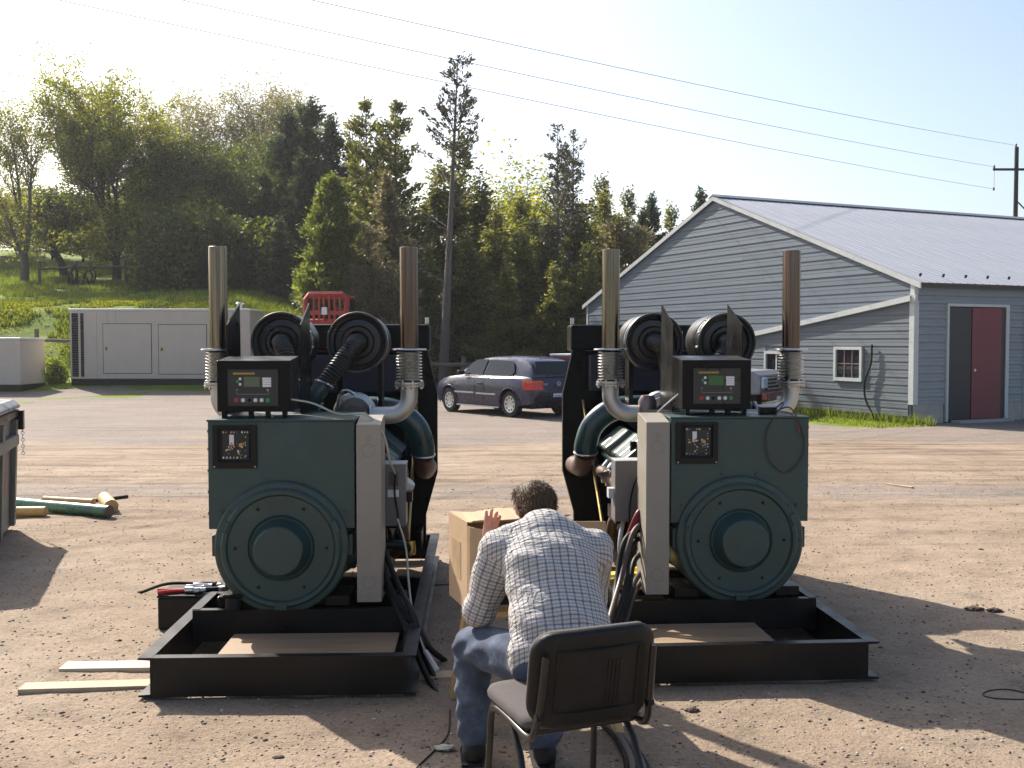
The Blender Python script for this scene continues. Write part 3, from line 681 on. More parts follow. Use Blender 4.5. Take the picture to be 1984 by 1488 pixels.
# ------------------------------------------------------------------ power pole and lines
pp = P(1970, 285, 62); px0, pz0 = pp.x, pp.z
g0 = tz(px0, 62)
t = thing('utility_pole', 'dark wooden utility pole with crossarm rising behind the barn', 'pole', (px0, 62, g0))
h = pz0 - g0
MB().cyl((0, 0, -.5), (0, 0, h), .16, .115, 12).build('pole', M['bark_dark'], t)
az = P(1970, 329, 62).z - g0
MB().box((-1.45, -.16, az - .07), (1.45, -.1, az + .07)).build('crossarm', M['bark_dark'], t)
MB().cyl((0.05, -.1, az - 1.9), (.75, -.12, az - 2.6), .04).build('brace', M['bark_dark'], t)
ends = []
for k_, (dx, dz) in enumerate(((-.1, h + .08), (-1.38, az + .16), (-1.38, az - 1.15))):
    MB().lathe([(0, -.1), (.05, -.09), (.07, -.03), (.045, 0), (.07, .03), (.05, .09), (0, .1)], (dx, -.12, dz), (0, 0, 1), 10).build('insulator', M['grey_box'], t)
    ends.append(Vector((px0 + dx, 62 - .12, g0 + dz)))
MB().cyl((-1.38, -.12, az - .08), (-1.38, -.12, az - 1.1), .02, None, 6).build('hanger', M['steel'], t)
for e, (qx, qy, d) in zip(ends, ((745, 0, 25), (508, 0, 23), (288, 0, 21))):
    q = P(qx, qy, d); q2 = e + (q - e) * 1.55
    pts = []
    for i in range(41):
        s = i / 40; p_ = e.lerp(q2, s); p_.z -= 4 * .42 * s * (1 - s) ; pts.append(p_)
    tag(MB().tube(pts, .0085, 6).build('power_line', M['black_rubber']), 'thin overhead power line crossing the pale sky to the pole', 'power line', 'overhead power lines')

# ------------------------------------------------------------------ beige sound-proof enclosures
def enclosure(label, px0, px1, d, ztop, depth, rz, doors, stripes, stack=True):
    x0, x1 = X(px0, d), X(px1, d); L = x1 - x0; cx = (x0 + x1) / 2; g = tz(cx, d); Ht = ztop - g
    t = thing('generator_enclosure', label, 'enclosure', (cx, d, g), rz)
    h = L / 2
    pale = mat('enclosure_paint', (.52, .45, .37), .5, 0, .05, 2, .02, 40, dirt=(.4, .34, .27), dirt_amt=.25)
    MB().box((-h, .06, 0), (h, depth, .22)).build('base_frame', M['black_steel'], t)
    MB().box((-h, 0, .22), (h, depth, Ht - .07)).build('body', pale, t, 0, bevel=.02)
    MB().box((-h - .03, -.03, Ht - .068), (h + .03, depth + .03, Ht)).build('roof', M['white'], t, 0, bevel=.015)  # sunlit white of the roof lip put into its colour
    for a, b in stripes:
        lv = MB().box((a * L - h, -.014, .3), (b * L - h, -.002, Ht - .16)).build('louvre', M['black'], t, 0)
        sm_ = None; nsl = 26
        for i in range(nsl):
            z = .32 + (Ht - .5) * i / nsl
            if sm_ is None: o = MB().cbox((0, 0, 0), ((b - a) * L - .02, .014, .03), Matrix.Rotation(.6, 4, 'X')).build('slat', mat('louvre_slat', (.09, .085, .085), .5), lv, 0); sm_ = o.data
            else: o = link('slat', sm_, lv)
            o.location = ((a + b) / 2 * L - h, -.024, z + .03)
    for a, b, z0, z1 in doors:
        zz0, zz1 = z0 * Ht, z1 * Ht
        MB().box((a * L - h - .018, -.006, zz0 - .018), (b * L - h + .018, -.001, zz1 + .018)).build('door_seal', M['black_rubber'], t, 0)
        dr = MB().box((a * L - h, -.022, zz0), (b * L - h, -.0062, zz1)).build('door', pale, t, 0, bevel=.006)
        hz = zz0 + (zz1 - zz0) * .5
        MB().box((a * L - h + .05, -.034, hz - .07), (a * L - h + .17, -.0225, hz + .07)).build('latch', mat('latch_plate', (.5, .42, .2), .4, .5), dr, 0)
        MB().box((a * L - h + .09, -.046, hz - .05), (a * L - h + .13, -.0345, hz + .05)).build('latch_handle', M['black_plastic'], dr, 0)
    for f in (.05, .11, .155):
        if stripes: MB().box((f * L - h + .6, -.004, .24), (f * L - h + .606, -.0005, Ht - .08)).build('seam', M['grey_box'], t, 0)
    if stack:
        xs_ = .905 * L - h
        MB().cyl((xs_, 1.0, Ht), (xs_, 1.0, Ht + .2), .09).build('exhaust_outlet', M['light_grey'], t)
        MB().lathe([(0, .05), (.12, .04), (.15, 0), (.0, -.01)], (xs_, 1.0, Ht + .21), (0, .15, 1), 14).build('rain_cap', M['light_grey'], t)
    return t
enclosure('long beige generator enclosure with two doors and dark louvre strips', 137, 484, 35.2, P(137, 598, 35.2).z, 2.2, R(1.2),
          [(.185, .45, .16, .80), (.492, .757, .15, .79)], [(.012, .046), (.06, .077)])
enclosure('smaller pale enclosure with one door, cut off at the field edge', -190, 40, 33.6, P(20, 654, 33.6).z, 1.7, R(-1),
          [(.3, .80, .12, .9)], [], False)

# ------------------------------------------------------------------ vehicles
def boolean_cut(o, cutters):
    for c in cutters:
        b = o.modifiers.new('cut', 'BOOLEAN'); b.operation = 'DIFFERENCE'; b.object = c; b.solver = 'EXACT'
    bpy.context.view_layer.update()
    dg = bpy.context.evaluated_depsgraph_get(); me = bpy.data.meshes.new_from_object(o.evaluated_get(dg)); o.modifiers.clear(); o.data = me
    for c in cutters: bpy.data.objects.remove(c)
def loft(sections, close=True):
    m = MB(); k = len(sections[0]); vs = [p for s in sections for p in s]; n = len(sections); fs = []
    for i in range(n - 1):
        for j in range(k): fs.append((i * k + j, i * k + (j + 1) % k, (i + 1) * k + (j + 1) % k, (i + 1) * k + j))
    fs += [tuple(range(k))[::-1], tuple((n - 1) * k + j for j in range(k))]
    return m.add(vs, fs)
def wheel(par, x, y, r, wd, s, tyre, rim, spokes=9, dark=None):
    w_ = thing_part(par, 'wheel', (x, y, r))
    ax = (0, s, 0)
    MB().lathe([(r * .62, -wd / 2), (r * .9, -wd / 2), (r, -wd * .36), (r, wd * .36), (r * .93, wd / 2), (r * .68, wd / 2), (r * .62, wd * .42)], (0, 0, 0), ax, 32).build('tyre', tyre, w_)
    MB().lathe([(0, wd * .36), (r * .16, wd * .40), (r * .2, wd * .36), (r * .6, wd * .44), (r * .66, wd * .46), (r * .67, wd * .2), (r * .6, -wd * .3)], (0, 0, 0), ax, 32).build('rim', rim, w_)
    for i in range(spokes):
        a = 6.283 * i / spokes; c = Vector((math.cos(a) * r * .48, s * (wd * .43), math.sin(a) * r * .48))
        MB().lathe([(0, .004), (r * .072, .003), (r * .085, -.004)], c, ax, 10).build('rim_hole', M['dark'], w_)
def thing_part(par, name, loc=(0, 0, 0)):
    """a part that is itself a small hub mesh so that it can carry sub-parts"""
    o = MB().cyl((0, -.02, 0), (0, .02, 0), .05).build(name, M['black_steel'], par); o.location = loc; return o

def text_mesh(name, txt, size, ext, matl, parent, Mx, align='CENTER'):
    cu = bpy.data.curves.new(name, 'FONT'); cu.body = txt; cu.size = size; cu.extrude = ext; cu.align_x = align; cu.resolution_u = 2
    ob = bpy.data.objects.new(name, cu); COL.objects.link(ob); bpy.context.view_layer.update()
    me = bpy.data.meshes.new_from_object(ob.evaluated_get(bpy.context.evaluated_depsgraph_get())); bpy.data.objects.remove(ob)
    me.materials.clear(); me.materials.append(matl); me.transform(Mx)
    return link(name, me, parent)

def build_car():
    rear = P(993, 809, 24.4); front_dir = Vector((-1.55, 2.0, 0)).normalized(); rz = math.atan2(front_dir.y, front_dir.x)
    # left rear wheel sits at 'rear'
    left = Vector((-front_dir.y, front_dir.x, 0))
    c = Vector((rear.x, rear.y, 0)) + front_dir * 1.25 - left * .74
    t = thing('parked_car', 'dark blue three-door hatchback parked before the cedar thicket', 'car', (c.x, c.y, tz(c.x, c.y)), rz)
    paint = mat('dark_blue_paint', (.010, .011, .045), .28, .0, .05, 3, 0, coat=.35)
    gls = glassmat('car_glass', (.012, .018, .018), .05); gls.node_tree.nodes['Principled BSDF'].inputs['Specular IOR Level'].default_value = .35
    def sec(x, w_, zb, belt, zt):
        h = [(w_ * .80, zb), (w_ * .955, zb + .06), (w_ * .985, zb + .2), (w_, (zb + belt) / 2), (w_ * .995, belt - .12), (w_ * .965, belt - .02), (w_ * .90, (belt + zt) / 2 + .02), (w_ * .6, zt), (0.001, zt + .012)]
        return [(x, -a, b) for a, b in h] + [(x, a, b) for a, b in h[::-1]]
    S = [(-2.07, .66, .40, .60, .62), (-2.05, .76, .33, .80, .82), (-2.0, .81, .28, .90, .93), (-1.85, .845, .25, .93, .96), (-1.25, .868, .2, .95, .97), (-.4, .868, .19, .94, .96), (.5, .868, .19, .92, .95),
         (.95, .862, .19, .90, .94), (1.3, .85, .2, .87, .91), (1.65, .825, .21, .80, .85), (1.9, .77, .23, .71, .76), (2.02, .68, .27, .62, .66), (2.07, .55, .33, .54, .57)]
    body = loft([sec(*s) for s in S]).build('body', paint, t, 30)
    cut = []
    for x in (-1.25, 1.27):
        for s in (-1, 1):
            cut.append(MB().cyl((x, s * .55, .32), (x, s * 1.0, .32), .365, None, 28).build('cutter', paint, t))
    boolean_cut(body, cut); body.data.shade_smooth(); body.data.set_sharp_from_angle(angle=R(32))
    def gsec(x, wb, wr, zr):
        zb = .93; h = [(wb, zb), (wb * .99, zb + .03), (wr + .045, zr - .09), (wr + .01, zr - .035), (wr * .85, zr - .008), (0.001, zr + .01)]
        h = [(a, max(b, zb + .001 * i)) for i, (a, b) in enumerate(h)]
        return [(x, -a, b) for a, b in h] + [(x, a, b) for a, b in h[::-1]]
    G = [(-1.99, .74, .70, 1.03), (-1.93, .75, .66, 1.14), (-1.84, .765, .625, 1.25), (-1.70, .77, .60, 1.335), (-1.48, .78, .60, 1.385), (-1.0, .79, .60, 1.43), (-.4, .795, .605, 1.435), (.0, .795, .60, 1.405), (.3, .79, .595, 1.34), (.62, .785, .64, 1.20), (.92, .78, .72, 1.03)]
    loft([gsec(*g) for g in G]).build('cabin', paint, t, 32)
    def side(poly, name, m, out, s, par=t, th=.012):
        # polygon in (x, z) laid on the sloping cabin side
        f = lambda z: .795 - (z - .96) * (.795 - .655) / (1.35 - .96)
        vs = [(x, s * (f(z) + out), z) for x, z in poly] + [(x, s * (f(z) + out - th), z) for x, z in poly]; n = len(poly)
        return MB().add(vs, [tuple(range(n)), tuple(range(n, 2 * n))[::-1]] + [(i, (i + 1) % n, n + (i + 1) % n, n + i) for i in range(n)]).build(name, m, par, 0)
    for s in (-1, 1):
        side([(.74, .985), (-.12, .975), (-.20, 1.365), (.22, 1.345), (.42, 1.26)], 'side_window', gls, .012, s)
        side([(-.21, .975), (-1.28, .985), (-1.36, 1.07), (-1.26, 1.28), (-1.12, 1.335), (-.29, 1.35)], 'side_window', gls, .012, s)
        side([(.84, .955), (-1.32, .945), (-1.32, .972), (.78, .968)], 'window_trim', M['alu'], .014, s)
        MB().box((.15, s * .873 - .006, .52), (.98, s * .873 + .006, .555)).build('side_strip', M['alu'], t, 0)
        MB().box((-.75, s * .876 - .006, .51), (.05, s * .876 + .006, .545)).build('side_strip', M['alu'], t, 0)
        MB().box((-.85, s * .845, .2), (.9, s * .862, .235)).build('sill_strip', M['light_grey'], t, 0)
        MB().box((.118, s * .872, .25), (.125, s * .8745, .95)).build('door_gap', M['dark'], t, 0)
        MB().box((-.27, s * .872, .25), (-.263, s * .8745, .95)).build('door_gap', M['dark'], t, 0)
        MB().box((-.2, s * .872, .745), (-.02, s * .895, .785)).build('door_handle', M['black_plastic'], t, 0, bevel=.006)
        mir = MB().box((.55, s * .84, .97), (.68, s * 1.02, 1.08)).build('wing_mirror', M['black_plastic'], t, 0, bevel=.03)
        MB().box((1.02, s * .868, .78), (1.08, s * .876, .81)).build('side_indicator', M['orange'], t, 0)
        for x in (-1.25, 1.27):
            wheel(t, x, s * .745, .312, .19, s, M['black_rubber'], mat('wheel_trim_silver', (.5, .5, .49), .35, .7))
            MB().tube([(x + .375 * math.cos(R(a_)), s * .862, .32 + .375 * math.sin(R(a_))) for a_ in range(-12, 193, 9)], .014, 8).build('wheel_arch', paint, t)
        # tail lamps: dark red low, orange upper strip
        pl = [(-2.065, .50), (-2.035, .78), (-1.86, .845)]
        def lamp(z0, z1, m, nm):
            vs = []
            for z, o_ in ((z0, 0), (z1, -.03)):
                vs += [(-2.105 - o_, s * .50, z), (-2.075 - o_ * .7, s * .80, z), (-1.86 - o_, s * .885, z)]
            MB().add(vs + [(v[0] + .10, v[1] - s * .06, v[2]) for v in vs], [(0, 1, 4, 3), (1, 2, 5, 4), (6, 9, 10, 7), (7, 10, 11, 8), (0, 3, 9, 6), (2, 8, 11, 5), (3, 4, 10, 9), (4, 5, 11, 10), (0, 6, 7, 1), (1, 7, 8, 2)]).build(nm, m, t, 0)
        lamp(.67, .83, mat('tail_red', (.55, .025, .012), .2), 'tail_light'); lamp(.831, .885, mat('tail_orange', (.65, .12, .01), .2), 'tail_light')
    # hatch glass, badge, plate, wiper, antenna
    MB().add([(-2.005, -.63, 1.02), (-2.005, .63, 1.02), (-1.865, .55, 1.325), (-1.865, -.55, 1.325), (-1.97, -.63, 1.02), (-1.97, .63, 1.02), (-1.83, .55, 1.325), (-1.83, -.55, 1.325)],
             [(0, 3, 2, 1), (4, 5, 6, 7), (0, 1, 5, 4), (1, 2, 6, 5), (2, 3, 7, 6), (3, 0, 4, 7)]).build('rear_window', gls, t, 0)
    MB().cyl((-2.0, 0, 1.035), (-1.93, .35, 1.16), .008).build('rear_wiper', M['black_plastic'], t)
    bd = MB().torus((-2.072, 0, .80), (-1, 0, 0), .052, .007, 24, 6).build('badge', M['steel'], t)
    m = MB(); A = lambda y, z: (-2.076, y, .80 + z)
    for a, b in (((-.018, .045), (0, .008)), ((.018, .045), (0, .008)), ((-.042, .02), (-.02, -.04)), ((-.02, -.04), (0, .0)), ((0, 0), (.02, -.04)), ((.02, -.04), (.042, .02))): m.cyl(A(*a), A(*b), .004, None, 6)
    m.build('badge_letters', M['steel'], bd)
    Mx = Matrix.Translation((-2.078, .42, .775)) @ Matrix.Rotation(-math.pi / 2, 4, 'Z') @ Matrix.Rotation(math.pi / 2, 4, 'X')
    text_mesh('lettering', 'Golf', .075, .003, M['steel'], t, Mx)
    pt = MB().box((-2.092, -.17, .46), (-2.076, .17, .575)).build('number_plate', M['white'], t, 0)
    for i in range(7): MB().box((-2.095, -.14 + i * .042, .49), (-2.0925, -.115 + i * .042, .545)).build('plate_mark', M['blue'], pt, 0)
    MB().box((-2.1, -.72, .36), (-2.02, .72, .5)).build('rear_bumper', M['black_plastic'], t, 0, bevel=.03)
    MB().box((1.95, -.6, .3), (2.1, .6, .45)).build('front_bumper', paint, t, 0, bevel=.04)
    MB().cyl((-1.35, 0, 1.44), (-1.45, 0, 1.50), .012).build('antenna', M['black_plastic'], t)
    ws = MB().add([(.36, -.58, 1.33), (.36, .58, 1.33), (.90, .70, 1.02), (.90, -.70, 1.02), (.33, -.58, 1.31), (.33, .58, 1.31), (.87, .70, 1.0), (.87, -.70, 1.0)], [(0, 1, 2, 3), (4, 7, 6, 5), (0, 4, 5, 1), (1, 5, 6, 2), (2, 6, 7, 3), (3, 7, 4, 0)]).build('windscreen', gls, t, 0)
    ws.location = (.035, 0, .02)
    for s in (-1, 1): MB().box((1.86, s * .45 - .16, .58), (2.0, s * .45 + .16, .70)).build('headlight', gls, t, 0, bevel=.02)
    MB().box((-1.9, -.7, .22), (1.8, .7, .4)).build('underbody', M['dark'], t, 0)
build_car()

def build_truck():
    fr = P(1500, 790, 24.6); rr = P(1096, 790, 27.6); d = Vector((fr.x - rr.x, fr.y - rr.y, 0)); L = d.length; d.normalize(); rz = math.atan2(d.y, d.x)
    c = (Vector((fr.x, fr.y, 0)) + Vector((rr.x, rr.y, 0))) / 2
    t = thing('pickup_truck', 'dark red pickup truck with chrome grille parked by the barn window', 'truck', (c.x, c.y, 0), rz)
    paint = mat('maroon_paint', (.16, .018, .03), .35, .1, .08, 3, 0, coat=.7); gls = glassmat('truck_glass', (.04, .045, .05)); h = L / 2
    b = MB().box((-h + .05, -.93, .55), (-h + 2.0, .93, 1.12)).build('cargo_bed', paint, t, 0, bevel=.04)
    MB().box((-h + .02, -.90, 1.122), (-h + 2.0, .90, 1.42)).build('bed_cover', paint, t, 0, bevel=.04)
    MB().box((-h + .0, -.88, 1.422), (-h + 2.0, .88, 1.475)).build('cover_top', M['white'], t, 0, bevel=.02)
    MB().box((-h + 2.02, -.95, .5), (h - 1.6, .95, 1.15)).build('cab_body', paint, t, 0, bevel=.05)
    cab = loft([[(x, -w_, 1.14), (x, -w2, z), (x, w2, z), (x, w_, 1.14)] for x, w_, w2, z in ((-h + 2.03, .9, .78, 1.5), (-h + 2.2, .9, .76, 1.74), (-h + 3.2, .9, .76, 1.75), (-h + 3.9, .9, .86, 1.2))]).build('cab_roof', paint, t, 25)
    hd = MB().prism([(h - 1.62, .55), (h - .06, .55), (h - .04, .98), (h - .25, 1.10), (h - 1.62, 1.16)], xz, -.9, .9).build('hood', mat('silver_hood', (.2, .21, .24), .4, .1), t, 0, bevel=.05)
    gr = MB().box((h - .04, -.55, .66), (h + .02, .55, .97)).build('grille', M['black'], t, 0)
    for k in range(4): MB().box((h + .02, -.55, .67 + k * .085), (h + .045, .55, .70 + k * .085)).build('grille_bar', M['steel'], gr, 0)
    for s in (-1, 1):
        MB().box((h - .04, s * .72 - .15, .7), (h + .03, s * .72 + .15, .95)).build('headlight', mat('headlamp', (.35, .45, .6), .1), t, 0, bevel=.02)
        for x in (-h + .95, h - .95):
            wheel(t, x, s * .82, .38, .25, s, M['black_rubber'], M['steel'], 6)
        MB().add([(-h + 2.3, s * .905, 1.18), (-h + 3.55, s * .905, 1.18), (-h + 3.2, s * .80, 1.66), (-h + 2.35, s * .80, 1.66)], [(0, 1, 2, 3)]).build('side_window', gls, t, 0)
    MB().box((h - .02, -.9, .42), (h + .12, .9, .62)).build('bumper', paint, t, 0, bevel=.03)
    MB().box((h + .121, -.2, .40), (h + .13, .1, .5)).build('number_plate', M['white'], t, 0)
    MB().box((-h + .2, -.7, .35), (h - .2, .7, .56)).build('chassis', M['dark'], t, 0)
build_truck()

def build_loader():
    p = P(640, 700, 31); t = thing('red_loader', 'red loader machine with barred cab guard behind the left generator', 'loader', (p.x, p.y, tz(p.x, p.y)), R(-4))
    g = tz(p.x, p.y); zt = P(640, 571, 31).z - g; zm = P(640, 612, 31).z - g
    MB().box((-.75, -.5, .7), (.95, 1.6, zm - .1)).build('body', M['red'], t, 0, bevel=.06)
    MB().box((.62, -.45, zm - .1), (.96, 1.3, zm + .05)).build('engine_cover', M['red'], t, 0, bevel=.04)
    w_ = .62; fr = []
    pts = [(-w_, -.5, zm - .5), (-w_, -.5, zt - .16), (-w_ + .12, -.5, zt), (w_ - .12, -.5, zt), (w_, -.5, zt - .16), (w_, -.5, zm - .5)]
    cg = MB().tube(pts, .075, 4).build('cab_guard', M['red'], t, 0)
    for x in (-.36, -.2, -.06, .1, .26, .42): MB().box((x - .025, -.52, zm - .4), (x + .025, -.48, zt - .06)).build('guard_bar', M['red'], cg, 0)
    MB().box((-.6, -.53, zm + .02), (.6, -.47, zm + .14)).build('guard_rail', M['red'], cg, 0)
    MB().box((-.10, -.62, zm + .02), (.06, -.535, zm + .24)).build('work_lamp', M['white'], t, 0, bevel=.02)
    MB().box((-.8, .5, zm - .1), (-.6, .62, zt - .1)).build('cab_post', M['black'], t, 0); MB().box((.5, .5, zm - .1), (.61, .61, zt - .1)).build('cab_post', M['black'], t, 0)
    MB().box((-.62, -.46, zt - .1), (.62, .62, zt - .04)).build('cab_roof', M['red'], t, 0, bevel=.02)
    MB().box((-.5, -.2, zm - .2), (.5, .4, zt - .5)).build('seat_back', M['black'], t, 0, bevel=.08)
    for s in (-1, 1):
        for y in (-.1, 1.25):
            MB().lathe([(.2, -.17), (.5, -.17), (.58, -.1), (.58, .1), (.5, .17), (.2, .17), (.0, .1)], (s * .95, y, .58), (s, 0, 0), 26).build('wheel', M['black_rubber'], t)
build_loader()

# ------------------------------------------------------------------ dumpster at the left edge
def build_dumpster():
    c = P(29, 1027, 9.67); c.z = 0; ax = Vector((.31, -.95, 0)).normalized(); rz = math.atan2(ax.y, ax.x) + math.pi / 2   # right face runs along local -y
    t = thing('dumpster', 'grey-green steel dumpster with hinged lid and hanging chain', 'dumpster', c, rz)
    steel = mat('dumpster_steel', (.16, .165, .15), .5, .2, .25, 3, .1, 40, dirt=(.14, .085, .06), dirt_amt=.5); Hh = 1.06
    # local: +x outward right, y back; the corner is the origin, box goes to -x and -y
    b = MB().prism([(-1.7, .03), (-.03, .03), (0, Hh), (-1.75, Hh)], xz, -1.75, 0).build('bin', steel, t, 0, bevel=.012)
    MB().box((-1.8, -1.8, Hh), (.05, .05, Hh + .07)).build('rim', M['black_steel'], t, 0, bevel=.01)
    for y in (-.08, -.85, -1.65): MB().prism([(-.02, .05), (.012, .05), (.05, Hh - .02), (0, Hh - .02)], xz, y - .05, y + .05).build('rib', steel, t, 0)
    MB().box((-.02, -1.7, .8), (.055, -.02, .9)).build('side_channel', steel, t, 0, bevel=.01)
    lid = mat('lid_plastic', (.2, .22, .24), .3, 0, .1, 4); l = MB().prism([(-1.8, .0), (-.4, .09), (0, .05), (.06, 0), (.06, -.03), (-1.8, -.03)], xz, -1.8, .04).build('lid', lid, t, 0, bevel=.02); l.location = (0, 0, Hh + .11)
    MB().box((-.03, -.02, Hh - .12), (.09, .08, Hh + .06)).build('hinge', M['black_steel'], t, 0)
    ch = MB()
    for i in range(11):
        z = Hh - .03 - i * .032; ch.torus((.075, .05, z), (1, 0, 0) if i % 2 else (0, 1, 0), .014, .004, 8, 5)
    ch.build('chain', M['steel'], t)
    for i, (y0, z0, w2, h2, m) in enumerate(((-1.02, .30, .18, .42, M['wood']), (-.55, .35, .1, .5, M['red_wire']), (-1.4, .4, .2, .3, M['light_grey']))):
        MB().add([(-.027 + .03 * z / Hh + .006, y, z) for y, z in ((y0, z0), (y0 + w2, z0 + .05), (y0 + w2 * .8, z0 + h2), (y0 + w2 * .2, z0 + h2 * .9))], [(0, 1, 2, 3)]).build('paint_mark', m, t, 0)
build_dumpster()

# ------------------------------------------------------------------ poles and timber lying by the dumpster
def log(name, a, b, r, m, label, cat='log', end=None, group=None):
    a = Vector((a.x, a.y, gz(a.x, a.y) + r)); b = Vector((b.x, b.y, gz(b.x, b.y) + r)); t = thing(name, label, cat, a, 0, group)
    v = b - a; n = 12; rs = [r * (1 + random.uniform(-.03, .03)) for _ in range(6)]
    MB().tube([v * (i / 5) for i in range(6)], rs, 16).build('shaft', m, t)
    u = v.normalized()
    MB().cyl(v, v + u * .004, r * .96, None, 16).build('cut_end', end or m, t); return t
yw = mat('peeled_wood', (.48, .31, .11), .6, 0, .25, 3, .2, 40, stretch=(2, 10, 10), dirt=(.3, .2, .1), dirt_amt=.3)
gp = mat('green_pipe', (.03, .12, .06), .25, 0, .2, 4, coat=.4); ewd = mat('wood_end', (.5, .33, .14), .8, 0, .2, 12)
log('yellow_log', P(-60, 1002, 10.35), P(89, 1001, 10.35), .05, yw, 'thick yellow peeled log beside the dumpster', end=ewd)
log('green_pipe', P(10, 992, 10.9), P(212, 1008, 10.3), .062, gp, 'glossy dark green pipe lying among the logs', 'pipe', end=mat('pipe_end', (.12, .07, .05), .8))
log('thin_pole', P(86, 981, 11.35), P(181, 983, 11.05), .036, yw, 'thin yellow pole behind the green pipe', 'pole', end=ewd)
log('wood_post', P(203, 990, 11.1), P(216, 1000, 10.6), .072, yw, 'short round post seen end-on at the tip of the green pipe', end=ewd)
log('dark_stick', P(182, 978, 11.3), P(247, 974, 11.6), .018, M['bark_dark'], 'dark stick lying behind the round post', 'stick')
# planks under and beside the left skid
def plank(name, a, b, wd, th, m, label, z=0, tilt=0):
    a = Vector((a.x, a.y, 0)); b = Vector((b.x, b.y, 0)); v = b - a; rz = math.atan2(v.y, v.x); c = (a + b) / 2
    o = MB().cbox((0, 0, 0), (v.length, wd, th)).build(name, m, None, 0, bevel=.003); o.location = (c.x, c.y, z + th / 2); o.rotation_euler = (0, tilt, rz); tag(o, label, 'plank'); return o
# ------------------------------------------------------------------ the two diesel generators
def bellow_prof(r0, amp, z0, z1, n):
    pr = []
    for i in range(n * 6 + 1):
        z = z0 + (z1 - z0) * i / (n * 6); ph = 2 * math.pi * i / 6
        pr.append((r0 + amp * (.5 - .5 * math.cos(ph)), z))
    return pr
def corrugated(mb, pts, r, amp, pitch, n=16):
    pts = spline(pts, 14); L = 0; out = [pts[0]]
    # resample evenly
    d = [0]
    for a, b in zip(pts, pts[1:]): d.append(d[-1] + (b - a).length)
    tot = d[-1]; k = max(8, int(tot / (pitch / 6))); res = []; j = 0
    for i in range(k + 1):
        s = tot * i / k
        while j < len(d) - 2 and d[j + 1] < s: j += 1
        f = (s - d[j]) / max(1e-6, d[j + 1] - d[j]); res.append(pts[j].lerp(pts[j + 1], min(1, f)))
    rs = [r + amp * (.5 - .5 * math.cos(2 * math.pi * (tot * i / k) / pitch)) for i in range(k + 1)]
    return mb.tube(res, rs, n)

